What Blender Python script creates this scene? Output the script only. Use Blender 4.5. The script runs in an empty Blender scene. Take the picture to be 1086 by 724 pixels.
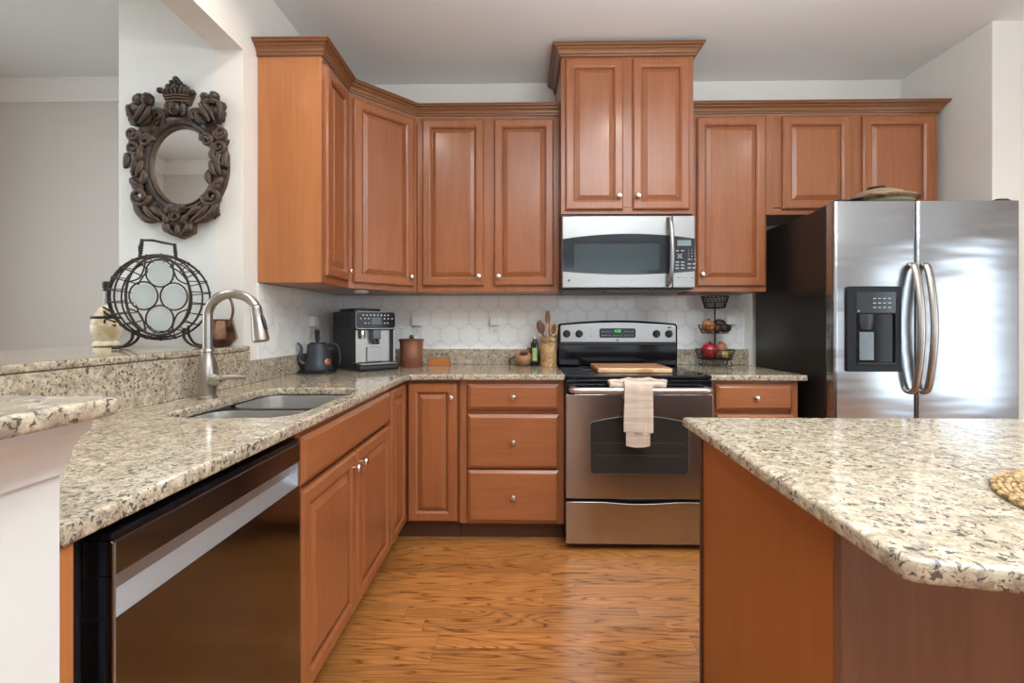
import bpy, bmesh, math, random
from mathutils import Vector, Matrix, noise
random.seed(7)
PI = math.pi
SC = bpy.context.scene
COL = SC.collection

# ------------------------------------------------------------------ camera, world, lights, exposure
cam_d = bpy.data.cameras.new('camera')
cam = bpy.data.objects.new('camera', cam_d); COL.objects.link(cam)
cam.location = (1.243, -3.06, 1.18)
cam.rotation_euler = (PI/2, 0, 0.0185)
cam_d.sensor_fit = 'HORIZONTAL'; cam_d.sensor_width = 36
cam_d.lens = 480/1086*36
cam_d.shift_y = -(362-344.2)/1086
cam_d.clip_start = 0.02
SC.camera = cam
SC.view_settings.view_transform = 'Standard'
SC.view_settings.look = 'None'
SC.view_settings.exposure = 0.0
SC.view_settings.gamma = 1.0
SC.view_settings.use_curve_mapping = False

world = bpy.data.worlds.new('daylight'); SC.world = world
world.use_nodes = True
world.node_tree.nodes['Background'].inputs[0].default_value = (0.75, 0.87, 1.0, 1)
world.node_tree.nodes['Background'].inputs[1].default_value = 1.2

def area(name, loc, rot, sx, sy, power, color=(1, 1, 1), shape='RECTANGLE', spread=180):
    l = bpy.data.lights.new(name, 'AREA'); l.shape = shape; l.size = sx
    if shape in ('RECTANGLE', 'ELLIPSE'): l.size_y = sy
    l.energy = power; l.color = color; l.spread = math.radians(spread)
    o = bpy.data.objects.new(name, l); COL.objects.link(o)
    o.location = loc; o.rotation_euler = rot
    return o
WARM = (1.0, 0.93, 0.84); DAY = (0.84, 0.93, 1.0); SOFT = (0.95, 0.97, 1.0)
# daylight coming through the rear windows (behind the camera) and the window of the dining side
area('window_daylight', (2.9, -6.85, 1.45), (PI/2, 0, 0), 1.7, 1.7, 21, DAY)
area('window_daylight', (4.9, -6.85, 1.45), (PI/2, 0, 0), 1.5, 1.7, 14, DAY)
area('patio_door_daylight', (5.9, -3.6, 1.25), (PI/2, 0, PI/2), 1.8, 2.1, 34, DAY)
area('dining_window_daylight', (-2.25, -1.9, 1.5), (PI/2, 0, -PI/2), 1.4, 1.5, 15, DAY)
# recessed ceiling cans
for (x, y, p) in ((0.50, -1.55, 9), (2.0, -1.55, 8), (3.3, -1.7, 8), (0.9, -3.6, 7), (2.4, -3.6, 8), (3.9, -3.6, 8)):
    area('recessed_can', (x, y, 2.80), (0, 0, 0), 0.13, 0.13, p, WARM, 'DISK', 150)
# broad soft fill added over the breakfast end of the kitchen; no fitting there
area('breakfast_end_fill', (2.3, -3.9, 2.6), (0, 0, 0), 1.2, 1.2, 20, SOFT)
area('ceiling_upward_fill', (2.1, -2.75, 2.15), (PI, 0, 0), 1.4, 1.2, 135, (0.80, 0.92, 1.0))  # added fill that brightens the ceiling from below, belongs to no fitting
area('dining_ceiling_light', (-1.2, -1.9, 2.78), (0, 0, 0), 0.6, 0.6, 11, SOFT)

# ------------------------------------------------------------------ node helpers / materials
def lin(r, g, b):
    f = lambda c: c/12.92 if c <= 0.04045 else ((c+0.055)/1.055)**2.4
    return (f(r/255), f(g/255), f(b/255), 1)

class NT:
    def __init__(s, name):
        s.m = bpy.data.materials.new(name); s.m.use_nodes = True
        s.t = s.m.node_tree; s.b = s.t.nodes['Principled BSDF']
    def n(s, typ, **kw):
        nd = s.t.nodes.new(typ)
        for k, v in kw.items(): setattr(nd, k, v)
        return nd
    def l(s, a, b): s.t.links.new(a, b)
    def pos(s, scale=(1, 1, 1), rot=(0, 0, 0), obj=False):
        if obj: src = s.n('ShaderNodeTexCoord').outputs['Object']
        else: src = s.n('ShaderNodeNewGeometry').outputs['Position']
        mp = s.n('ShaderNodeMapping'); mp.inputs['Scale'].default_value = scale
        mp.inputs['Rotation'].default_value = rot
        s.l(src, mp.inputs['Vector']); return mp.outputs[0]
    def noise(s, vec, scale, detail=4, rough=0.5, dist=0.0):
        nd = s.n('ShaderNodeTexNoise'); s.l(vec, nd.inputs['Vector'])
        nd.inputs['Scale'].default_value = scale; nd.inputs['Detail'].default_value = detail
        nd.inputs['Roughness'].default_value = rough; nd.inputs['Distortion'].default_value = dist
        return nd.outputs['Fac']
    def ramp(s, fac, stops, interp='LINEAR'):
        nd = s.n('ShaderNodeValToRGB'); s.l(fac, nd.inputs[0]); cr = nd.color_ramp; cr.interpolation = interp
        while len(cr.elements) < len(stops): cr.elements.new(0.5)
        for e, (p, c) in zip(cr.elements, stops):
            e.position = p; e.color = c if len(c) == 4 else (*c, 1)
        return nd.outputs[0]
    def mix(s, fac, a, b, mode='MIX'):
        nd = s.n('ShaderNodeMix', data_type='RGBA', blend_type=mode)
        for inp, v in ((nd.inputs[0], fac), (nd.inputs[6], a), (nd.inputs[7], b)):
            if isinstance(v, (int, float)): inp.default_value = v
            elif isinstance(v, tuple): inp.default_value = v
            else: s.l(v, inp)
        return nd.outputs[2]
    def math(s, op, a, b=None, c=None):
        nd = s.n('ShaderNodeMath', operation=op)
        for i, v in enumerate((a, b, c)):
            if v is None: continue
            if isinstance(v, (int, float)): nd.inputs[i].default_value = v
            else: s.l(v, nd.inputs[i])
        return nd.outputs[0]
    def bump(s, h, strength=0.2, dist=0.002):
        nd = s.n('ShaderNodeBump'); s.l(h, nd.inputs['Height'])
        nd.inputs['Strength'].default_value = strength; nd.inputs['Distance'].default_value = dist
        s.l(nd.outputs[0], s.b.inputs['Normal'])
    def set(s, **kw):
        for k, v in kw.items():
            inp = s.b.inputs[k.replace('_', ' ')]
            if isinstance(v, (int, float, tuple)): inp.default_value = v
            else: s.l(v, inp)
        return s

def plain(name, col, rough=0.5, metal=0.0, **kw):
    t = NT(name)
    v = t.noise(t.pos(), 18, 2)
    c = t.mix(v, tuple(x*0.94 for x in col[:3])+(1,), tuple(min(1, x*1.05) for x in col[:3])+(1,))
    t.set(Base_Color=c, Roughness=rough, Metallic=metal, **kw); return t.m

def paint(name, col, rough=0.6):
    t = NT(name)
    n = t.noise(t.pos(), 220, 2)
    t.set(Base_Color=col, Roughness=rough); t.bump(n, 0.04, 0.001); return t.m

def wood(name, dark, light, axis='z', rough=0.32, coat=0.25, scale=1.0):
    t = NT(name)
    s = {'z': (38, 38, 2.2), 'x': (2.2, 38, 38), 'y': (38, 2.2, 38)}[axis]
    s2 = {'z': (7, 7, 1.2), 'x': (1.2, 7, 7), 'y': (7, 1.2, 7)}[axis]
    g = t.noise(t.pos(tuple(v*scale for v in s)), 1.6, 6, 0.6, 0.35)
    b = t.noise(t.pos(tuple(v*scale for v in s2)), 1.3, 3, 0.5, 0.4)
    f = t.math('ADD', t.math('MULTIPLY', g, 0.6), t.math('MULTIPLY', b, 0.4))
    c = t.ramp(f, ((0.30, dark), (0.70, light)))
    t.set(Base_Color=c, Roughness=rough, Coat_Weight=coat, Coat_Roughness=0.18); t.bump(g, 0.04, 0.001)
    return t.m

CAB_D, CAB_L = lin(138, 80, 46), lin(164, 100, 60)
GROOVE_D, GROOVE_L = lin(104, 58, 34), lin(126, 74, 44)
M = {}
M['cab'] = wood('cabinet_wood', CAB_D, CAB_L)
M['cab_h'] = wood('cabinet_wood_horizontal', CAB_D, CAB_L, 'x')
M['cab_hy'] = wood('cabinet_wood_along_wall', CAB_D, CAB_L, 'y')
M['groove_dark'] = wood('cabinet_groove_dark', GROOVE_D, GROOVE_L)  # darker wood tone on the door panel grooves
M['side'] = wood('cabinet_side_wood', lin(162, 98, 54), lin(180, 114, 66), 'z', 0.35)
M['crown'] = wood('crown_wood', lin(116, 74, 44), lin(138, 90, 54), 'x', 0.35)
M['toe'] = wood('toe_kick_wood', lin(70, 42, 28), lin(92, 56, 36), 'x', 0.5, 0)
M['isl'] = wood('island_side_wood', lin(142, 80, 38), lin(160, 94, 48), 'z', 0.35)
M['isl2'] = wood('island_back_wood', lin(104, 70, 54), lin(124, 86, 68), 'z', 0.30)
M['dark_gap'] = plain('dark_interior', (0.01, 0.01, 0.01), 0.7)
M['wall'] = paint('wall_paint', lin(221, 216, 208))
M['wallcool'] = paint('wall_paint_bar', lin(216, 216, 211))
M['ceil'] = paint('ceiling_paint', lin(231, 232, 231), 0.8)
M['trim'] = paint('trim_paint', lin(218, 217, 213), 0.35)
M['molding'] = paint('white_molding', lin(240, 239, 236), 0.4)
M['white'] = plain('white_plastic', lin(226, 224, 222), 0.35)
M['black'] = plain('black_plastic', (0.012, 0.012, 0.014), 0.35)
M['gloss'] = plain('black_glass', (0.006, 0.006, 0.008), 0.07, Specular_IOR_Level=0.25)
M['blackmetal'] = plain('black_wire', lin(48, 42, 38), 0.45, 0.6)

def steel(name, col=(0.62, 0.61, 0.60, 1), rough=0.24, axis='x', wav=0.0):
    t = NT(name)
    s = {'x': (1.5, 160, 160), 'z': (160, 160, 1.5), 'y': (160, 1.5, 160)}[axis]
    n = t.noise(t.pos(s), 1.0, 3)
    r = t.math('ADD', t.math('MULTIPLY', n, 0.02), rough-0.01)
    t.set(Base_Color=col, Roughness=r, Metallic=1.0)
    if wav:
        w = t.noise(t.pos((0.9, 1, 5.0)), 1.3, 2)
        t.bump(w, 1.0, wav)
    return t.m
M['steel'] = steel('brushed_steel', (0.47, 0.455, 0.44, 1), 0.25)
M['steel_v'] = steel('brushed_steel_fridge', (0.45, 0.475, 0.50, 1), 0.22, 'x', 0.010)
M['steel_handle'] = steel('dishwasher_handle_steel', (0.50, 0.515, 0.53, 1), 0.42, 'y')
M['steel_dw'] = steel('dark_steel_dishwasher', (0.165, 0.16, 0.165, 1), 0.15, 'y')
M['steel_lite'] = steel('light_steel', (0.36, 0.355, 0.345, 1), 0.34)
M['steel_sink'] = plain('sink_steel', (0.78, 0.76, 0.73), 0.30, 0.7)
M['nickel'] = steel('brushed_nickel', (0.46, 0.43, 0.39, 1), 0.30, 'z')
M['knob'] = plain('knob_nickel', (0.72, 0.68, 0.62), 0.22, 1.0)
M['mirror'] = NT('mirror_glass').set(Base_Color=(0.93, 0.94, 0.93, 1), Metallic=1.0, Roughness=0.01).m

def granite(name):
    t = NT(name); p = t.pos()
    n1 = t.noise(p, 40, 5, 0.65, 0.5); n2 = t.noise(p, 100, 4, 0.60, 0.6); n3 = t.noise(p, 170, 3, 0.6)
    n4 = t.noise(p, 70, 5, 0.7, 0.8); n5 = t.noise(p, 7, 3)
    base = t.ramp(n1, ((0.30, lin(138, 124, 108)), (0.43, lin(168, 153, 132)), (0.55, lin(189, 175, 152)), (0.70, lin(204, 194, 176))))
    tan = t.ramp(n3, ((0.54, (0, 0, 0, 1)), (0.62, (1, 1, 1, 1))))
    base = t.mix(t.math('MULTIPLY', tan, 0.45), base, lin(150, 128, 104))
    grey = t.ramp(n4, ((0.515, (0, 0, 0, 1)), (0.60, (1, 1, 1, 1))))
    base = t.mix(t.math('MULTIPLY', grey, 0.70), base, lin(118, 112, 106))
    th = t.math('ADD', n2, t.math('MULTIPLY', t.math('SUBTRACT', n5, 0.5), 0.18))
    blk = t.ramp(th, ((0.57, (0, 0, 0, 1)), (0.605, (1, 1, 1, 1))))
    base = t.mix(t.math('MULTIPLY', blk, 0.85), base, lin(62, 57, 54))
    t.set(Base_Color=base, Roughness=0.09, Specular_IOR_Level=0.5)
    return t.m
M['granite'] = granite('speckled_granite')

def floor_mat():
    t = NT('oak_floor'); p = t.pos()
    sep = t.n('ShaderNodeSeparateXYZ'); t.l(p, sep.inputs[0]); x, y = sep.outputs[0], sep.outputs[1]
    W = 0.083
    row = t.math('FLOOR', t.math('DIVIDE', y, W))
    wn = t.n('ShaderNodeTexWhiteNoise', noise_dimensions='1D'); t.l(row, wn.inputs['W'])
    u = t.math('ADD', x, t.math('MULTIPLY', wn.outputs['Value'], 3.7))
    col = t.math('FLOOR', t.math('DIVIDE', u, 0.95))
    cb = t.n('ShaderNodeCombineXYZ'); t.l(row, cb.inputs[0]); t.l(col, cb.inputs[1])
    wn2 = t.n('ShaderNodeTexWhiteNoise', noise_dimensions='2D'); t.l(cb.outputs[0], wn2.inputs['Vector'])
    rid = wn2.outputs['Value']
    v = t.n('ShaderNodeCombineXYZ')
    t.l(t.math('MULTIPLY', x, 0.9), v.inputs[0])
    t.l(t.math('MULTIPLY', y, 9.0), v.inputs[1])
    t.l(t.math('MULTIPLY', rid, 37.0), v.inputs[2])
    big = t.noise(v.outputs[0], 1.3, 2.2, 0.45, 0.15)
    rings = t.math('ABSOLUTE', t.math('SUBTRACT', t.math('FRACT', t.math('MULTIPLY', big, 17.0)), 0.5))
    v2 = t.n('ShaderNodeCombineXYZ')
    t.l(t.math('MULTIPLY', x, 5.0), v2.inputs[0]); t.l(t.math('MULTIPLY', y, 190.0), v2.inputs[1]); t.l(t.math('MULTIPLY', rid, 11.0), v2.inputs[2])
    fine = t.noise(v2.outputs[0], 1.0, 4, 0.6)
    a = t.ramp(rings, ((0.0, lin(120, 72, 34)), (0.12, lin(164, 106, 54)), (0.5, lin(184, 124, 68))))
    f = t.ramp(fine, ((0.3, (0.72, 0.68, 0.62, 1)), (0.55, (1, 1, 1, 1))))
    c = t.mix(0.8, a, f, 'MULTIPLY')
    tone = t.ramp(rid, ((0.0, (0.82, 0.80, 0.78, 1)), (0.5, (1, 1, 1, 1)), (1.0, (1.12, 1.08, 1.0, 1))))
    c = t.mix(1.0, c, tone, 'MULTIPLY')
    fy = t.math('FRACT', t.math('DIVIDE', y, W)); fx = t.math('FRACT', t.math('DIVIDE', u, 0.95))
    gy = t.math('LESS_THAN', fy, 0.018); gx = t.math('LESS_THAN', fx, 0.0022)
    g = t.math('MAXIMUM', gy, gx)
    c = t.mix(t.math('MULTIPLY', g, 0.4), c, lin(90, 50, 22))
    t.set(Base_Color=c, Roughness=0.28, Coat_Weight=0.15, Coat_Roughness=0.2)
    t.bump(fine, 0.05, 0.001)
    return t.m
M['floor'] = floor_mat()
M['tile'] = NT('white_tile').set(Base_Color=lin(236, 235, 232), Roughness=0.12).m
M['grout'] = plain('grout', lin(192, 190, 186), 0.7)

# ------------------------------------------------------------------ geometry helpers
def frame_of(o):
    while o.parent: o = o.parent
    return Matrix.Translation(o.location) @ Matrix.Rotation(o.rotation_euler.z, 4, 'Z')

def obj(name, bm, mat, parent=None, local=False, bev=0, seg=2, ang=38, origin=None, kind=None, label=None, flat=False):
    me = bpy.data.meshes.new(name)
    if isinstance(bm, bpy.types.Mesh): me = bm; me.name = name
    else:
        bmesh.ops.recalc_face_normals(bm, faces=bm.faces)
        bm.to_mesh(me); bm.free()
    if parent is not None and not local: me.transform(frame_of(parent).inverted())
    o = bpy.data.objects.new(name, me); COL.objects.link(o)
    if parent is None and origin is not None:
        me.transform(Matrix.Translation(-Vector(origin))); o.location = origin
    if parent is not None: o.parent = parent
    if isinstance(mat, (list, tuple)):
        for m in mat: me.materials.append(m)
    else: me.materials.clear(); me.materials.append(mat)
    if not flat:
        for p in me.polygons: p.use_smooth = True
        me.set_sharp_from_angle(angle=math.radians(ang))
    if bev:
        b = o.modifiers.new('bevel', 'BEVEL'); b.width = bev; b.segments = seg; b.limit_method = 'ANGLE'; b.angle_limit = math.radians(40)
        b.harden_normals = True
    if kind: o['kind'] = kind
    if label: o['label'] = label
    return o

def thing(name, label, cat, loc, rz=0, group=None):
    o = bpy.data.objects.new(name, None); COL.objects.link(o); o.empty_display_size = 0.05
    o.location = loc; o.rotation_euler = (0, 0, rz); o['label'] = label; o['category'] = cat
    if group: o['group'] = group
    return o
def tag(o, label, cat, group=None, kind=None):
    o['label'] = label; o['category'] = cat
    if group: o['group'] = group
    if kind: o['kind'] = kind
    return o

def box(bm, x0, x1, y0, y1, z0, z1, mi=0):
    v = [bm.verts.new(p) for p in ((x0,y0,z0),(x1,y0,z0),(x1,y1,z0),(x0,y1,z0),(x0,y0,z1),(x1,y0,z1),(x1,y1,z1),(x0,y1,z1))]
    for f in ((0,3,2,1),(4,5,6,7),(0,1,5,4),(1,2,6,5),(2,3,7,6),(3,0,4,7)):
        fc = bm.faces.new([v[i] for i in f]); fc.material_index = mi
    return v
def B(*a):
    bm = bmesh.new()
    if a and isinstance(a[0], (tuple, list)):
        for q in a: box(bm, *q)
    elif a: box(bm, *a)
    return bm
def rings_mesh(bm, rings, cap0=True, cap1=True, closed=True):
    vs = [[bm.verts.new(p) for p in r] for r in rings]; n = len(vs[0])
    for a, b in zip(vs, vs[1:]):
        for i in range(n if closed else n-1):
            j = (i+1) % n
            bm.faces.new((a[i], a[j], b[j], b[i]))
    if cap0: bm.faces.new(vs[0][::-1])
    if cap1: bm.faces.new(vs[-1])
    return vs
def lathe(bm, prof, c=(0, 0, 0), n=32, axis='z', sx=1, sy=1, cap=True):
    rs = []
    for (r, z) in prof:
        ring = []
        for i in range(n):
            a = 2*PI*i/n; x, y = max(r, 1e-5)*math.cos(a)*sx, max(r, 1e-5)*math.sin(a)*sy
            if axis == 'z': p = (x, y, z)
            elif axis == 'y': p = (x, z, -y)     # axis along +y
            else: p = (z, x, y)
            ring.append((p[0]+c[0], p[1]+c[1], p[2]+c[2]))
        rs.append(ring)
    rings_mesh(bm, rs, cap, cap); return bm
def smooth_path(pts, k=6, closed=False):
    P_ = [Vector(p) for p in pts]; out = []; n = len(P_)
    rng = range(n) if closed else range(n-1)
    for i in rng:
        if closed: a, b, c, d = P_[(i-1) % n], P_[i], P_[(i+1) % n], P_[(i+2) % n]
        else: a, b, c, d = P_[max(i-1, 0)], P_[i], P_[i+1], P_[min(i+2, n-1)]
        for j in range(k):
            t = j/k
            out.append(0.5*((2*b)+(-a+c)*t+(2*a-5*b+4*c-d)*t*t+(-a+3*b-3*c+d)*t**3))
    if not closed: out.append(P_[-1])
    return out
def tube(bm, pts, r, n=8, closed=False, cap=True):
    pts = [Vector(p) for p in pts]; m = len(pts)
    rr = r if isinstance(r, (list, tuple)) else [r]*m
    if len(rr) != m: rr = [rr[0]+(rr[-1]-rr[0])*i/(m-1) if len(rr) == 2 else rr[min(len(rr)-1, int(i*len(rr)/m))] for i in range(m)]
    rings = []; up = None
    for i in range(m):
        if closed: d = pts[(i+1) % m]-pts[i-1]
        else: d = pts[min(i+1, m-1)]-pts[max(i-1, 0)]
        if d.length < 1e-9: d = Vector((0, 0, 1))
        d.normalize()
        if up is None:
            up = Vector((0, 0, 1)) if abs(d.z) < 0.9 else Vector((1, 0, 0))
        s = d.cross(up)
        if s.length < 1e-6: s = d.orthogonal()
        s.normalize(); up = s.cross(d).normalized()
        rings.append([pts[i]+rr[i]*(math.cos(2*PI*k/n)*s+math.sin(2*PI*k/n)*up) for k in range(n)])
    vs = [[bm.verts.new(p) for p in q] for q in rings]
    seq = list(zip(vs, vs[1:]))
    if closed: seq.append((vs[-1], vs[0]))
    for a, b in seq:
        for k in range(n):
            bm.faces.new((a[k], a[(k+1) % n], b[(k+1) % n], b[k]))
    if cap and not closed: bm.faces.new(vs[0][::-1]); bm.faces.new(vs[-1])
    return bm
def ellipsoid(bm, c, r, n=16, m=10, rot=None, bump=0.0, seed=0):
    start = len(bm.verts)
    R = rot if rot is not None else Matrix.Identity(3)
    rings = []
    for i in range(1, m):
        t = PI*i/m; ring = []
        for k in range(n):
            a = 2*PI*k/n
            d = Vector((math.sin(t)*math.cos(a), math.sin(t)*math.sin(a), math.cos(t)))
            q = 1+bump*noise.noise(d*2.3+Vector((seed, seed*1.7, 0)))
            ring.append(Vector(c)+R @ Vector((d.x*r[0]*q, d.y*r[1]*q, d.z*r[2]*q)))
        rings.append(ring)
    vs = [[bm.verts.new(p) for p in q] for q in rings]
    top = bm.verts.new(Vector(c)+R @ Vector((0, 0, r[2]))); bot = bm.verts.new(Vector(c)-R @ Vector((0, 0, r[2])))
    for a, b in zip(vs, vs[1:]):
        for k in range(n): bm.faces.new((a[k], b[k], b[(k+1) % n], a[(k+1) % n]))
    for k in range(n):
        bm.faces.new((top, vs[0][k], vs[0][(k+1) % n])); bm.faces.new((bot, vs[-1][(k+1) % n], vs[-1][k]))
    return bm
def circle(c, r, n=24, plane='xy', r2=None, a0=0, a1=2*PI, end=False):
    out = []; r2 = r if r2 is None else r2
    cnt = n+1 if end else n
    for i in range(cnt):
        a = a0+(a1-a0)*i/n; u, v = r*math.cos(a), r2*math.sin(a)
        out.append({'xy': (c[0]+u, c[1]+v, c[2]), 'xz': (c[0]+u, c[1], c[2]+v), 'yz': (c[0], c[1]+u, c[2]+v)}[plane])
    return out
def extrude_poly(bm, pts, d):
    """pts: list of 3D points of a planar outline, d: vector"""
    d = Vector(d)
    rings_mesh(bm, [[Vector(p) for p in pts], [Vector(p)+d for p in pts]]); return bm
def sweep(bm, path, prof, cap=True):
    """profile (out, z) swept along an xy polyline; 'out' is to the right of the heading"""
    P_ = [Vector((p[0], p[1])) for p in path]; n = len(P_); rings = []
    for i in range(n):
        ds = []
        if i > 0: ds.append((P_[i]-P_[i-1]).normalized())
        if i < n-1: ds.append((P_[i+1]-P_[i]).normalized())
        ns = [Vector((d.y, -d.x)) for d in ds]
        if len(ns) == 2:
            m = (ns[0]+ns[1]); m = m/(1+ns[0].dot(ns[1]))
        else: m = ns[0]
        rings.append([(P_[i].x+m.x*o, P_[i].y+m.y*o, z) for (o, z) in prof])
    rings_mesh(bm, rings, cap, cap); return bm
def curve_mesh(outlines, thick, bevel=0.0, res=2):
    """flat 2D outlines (first the border, then holes) -> solid mesh, z from 0 to thick"""
    cu = bpy.data.curves.new('tmp', 'CURVE'); cu.dimensions = '2D'; cu.fill_mode = 'BOTH'
    for ol in outlines:
        sp = cu.splines.new('POLY'); sp.points.add(len(ol)-1); sp.use_cyclic_u = True
        for q, p in zip(sp.points, ol): q.co = (p[0], p[1], 0, 1)
    cu.extrude = max(thick/2-bevel, 0.00001); cu.bevel_depth = bevel; cu.bevel_resolution = res
    cu.offset = -bevel
    o = bpy.data.objects.new('tmp', cu); COL.objects.link(o)
    me = bpy.data.meshes.new_from_object(o.evaluated_get(bpy.context.evaluated_depsgraph_get()))
    bpy.data.objects.remove(o); bpy.data.curves.remove(cu)
    me.transform(Matrix.Translation((0, 0, thick/2)))
    return me
def text_mesh(s, size, align='CENTER', ext=0.0004):
    cu = bpy.data.curves.new('tmp', 'FONT'); cu.body = s; cu.size = size; cu.align_x = align; cu.align_y = 'CENTER'; cu.extrude = ext; cu.resolution_u = 2
    o = bpy.data.objects.new('tmp', cu); COL.objects.link(o)
    me = bpy.data.meshes.new_from_object(o.evaluated_get(bpy.context.evaluated_depsgraph_get()))
    bpy.data.objects.remove(o); bpy.data.curves.remove(cu)
    return me
TO_FRONT = Matrix(((1, 0, 0, 0), (0, 0, -1, 0), (0, 1, 0, 0), (0, 0, 0, 1)))   # xy plane -> xz plane facing -y
def front(me, x, y, z, extra=None):
    m = Matrix.Translation((x, y, z)) @ (extra if extra is not None else Matrix.Identity(4)) @ TO_FRONT
    me.transform(m); return me
def add_mesh(bm, me):
    bm.from_mesh(me); bpy.data.meshes.remove(me)
def rrect(x0, x1, y0, y1, r, k=5):
    out = []
    for cx, cy, a in ((x1-r, y1-r, 0), (x0+r, y1-r, PI/2), (x0+r, y0+r, PI), (x1-r, y0+r, 3*PI/2)):
        for i in range(k+1):
            t = a+PI/2*i/k; out.append((cx+r*math.cos(t), cy+r*math.sin(t)))
    return out

# ------------------------------------------------------------------ the setting
CZ = 2.811
def struct(name, bm, m, **kw): return obj(name, bm, m, kind='structure', **kw)
struct('floor', B(-2.5, 6.2, -7.2, 0.2, -0.1, 0), M['floor'])
struct('ceiling', B(-2.5, 6.2, -7.2, 0.2, CZ, CZ+0.1), M['ceil'])
struct('wall_back', B(0, 6.2, 0, 0.2, 0, CZ), M['wall'])
struct('wall_left', B((-0.128, 0, -1.053, 0, 0, CZ), (-0.128, 0, -3.5, -1.053, 2.413, CZ), (-0.128, 0, -7.2, -3.5, 0, CZ)), M['wall'])
struct('wall_right', B((3.775, 6.2, -0.585, 0.0, 0, CZ),), M['wall'], bev=0.004)
struct('wall_bar', B(-0.567, -0.128, -1.053, -0.0, 0, CZ), M['wallcool'])
struct('wall_dining', B(-2.5, -0.567, -0.05, 0.2, 0, CZ), M['wall'])
struct('wall_dining_left', B((-2.5, -2.35, -1.1, -0.05, 0, CZ), (-2.5, -2.35, -3.56, -2.7, 0, CZ), (-2.5, -2.35, -2.7, -1.1, 0, 0.7), (-2.5, -2.35, -2.7, -1.1, 2.3, CZ)), M['wall'])
struct('wall_dining_rear', B(-2.5, -0.128, -3.7, -3.56, 0, CZ), M['wall'])
struct('wall_rear', B((-0.128, 1.95, -7.2, -7.0, 0, CZ), (1.95, 2.0, -7.2, -7.0, 0, CZ), (3.8, 4.1, -7.2, -7.0, 0, CZ), (5.7, 6.2, -7.2, -7.0, 0, CZ),
       (2.0, 3.8, -7.2, -7.0, 0, 0.5), (2.0, 3.8, -7.2, -7.0, 2.4, CZ), (4.1, 5.7, -7.2, -7.0, 0, 0.5), (4.1, 5.7, -7.2, -7.0, 2.4, CZ)), M['wall'])
struct('wall_far_right', B((6.0, 6.2, -2.6, -0.585, 0, CZ), (6.0, 6.2, -7.0, -4.6, 0, CZ), (6.0, 6.2, -4.6, -2.6, 2.35, CZ)), M['wall'])
def window(name, x0, x1, z0, z1, y, nx=2, nz=2, axis='x'):
    bm = bmesh.new(); t = 0.05
    def bb(a0, a1, b0, b1, d=0.05):
        if axis == 'x': box(bm, a0, a1, y-d, y, b0, b1)
        else: box(bm, y, y+d, a0, a1, b0, b1)
    bb(x0, x1, z0, z0+t); bb(x0, x1, z1-t, z1); bb(x0, x0+t, z0+t, z1-t); bb(x1-t, x1, z0+t, z1-t)
    for i in range(1, nx): c = x0+(x1-x0)*i/nx; bb(c-0.015, c+0.015, z0+t, z1-t, 0.04)
    for i in range(1, nz): c = z0+(z1-z0)*i/nz; bb(x0+t, x1-t, c-0.015, c+0.015, 0.03)
    struct(name, bm, M['trim'])
window('window_1', 2.0, 3.8, 0.5, 2.4, -7.02, 3)
window('window_2', 4.1, 5.7, 0.5, 2.4, -7.02, 3)
window('window_3', -4.6, -2.6, 0.0, 2.35, 6.05, 2, 1, 'y')
window('window_4', -2.7, -1.1, 0.7, 2.3, -2.45, 2, 2, 'y')
# crown moulding of the dining side
CR = [(0, 0), (0.012, 0), (0.016, 0.018), (0.03, 0.03), (0.05, 0.055), (0.075, 0.085), (0.088, 0.095), (0.09, 0.125), (0, 0.125)]
crz = lambda z0, pr=CR, s=1.0: [(o*s, z0+z*s) for o, z in pr]
struct('trim_1', sweep(bmesh.new(), [(-2.35, -3.56), (-2.35, -0.05), (-0.567, -0.05)], crz(CZ-0.126)), M['molding'])
struct('trim_2', sweep(bmesh.new(), [(-0.128, -3.56), (-2.35, -3.56)], crz(CZ-0.126)), M['molding'])
# half wall carrying the raised bar, with its return at the near end
struct('wall_half', B(-0.128, 0.0, -2.4705, -1.053, 0, 1.060), M['trim'])
struct('wall_near', B(-0.128, 0.633, -2.72, -2.471, 0, 1.060), M['trim'], bev=0.0015)
HM = [(0, 0), (0.008, 0), (0.010, 0.014), (0.016, 0.020), (0.018, 0.034), (0.030, 0.050), (0.042, 0.058), (0.046, 0.075), (0, 0.075)]
struct('trim_3', sweep(bmesh.new(), [(-0.12, -2.72), (0.633, -2.72), (0.633, -2.4715)], crz(0.984, HM)), M['trim'])

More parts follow.
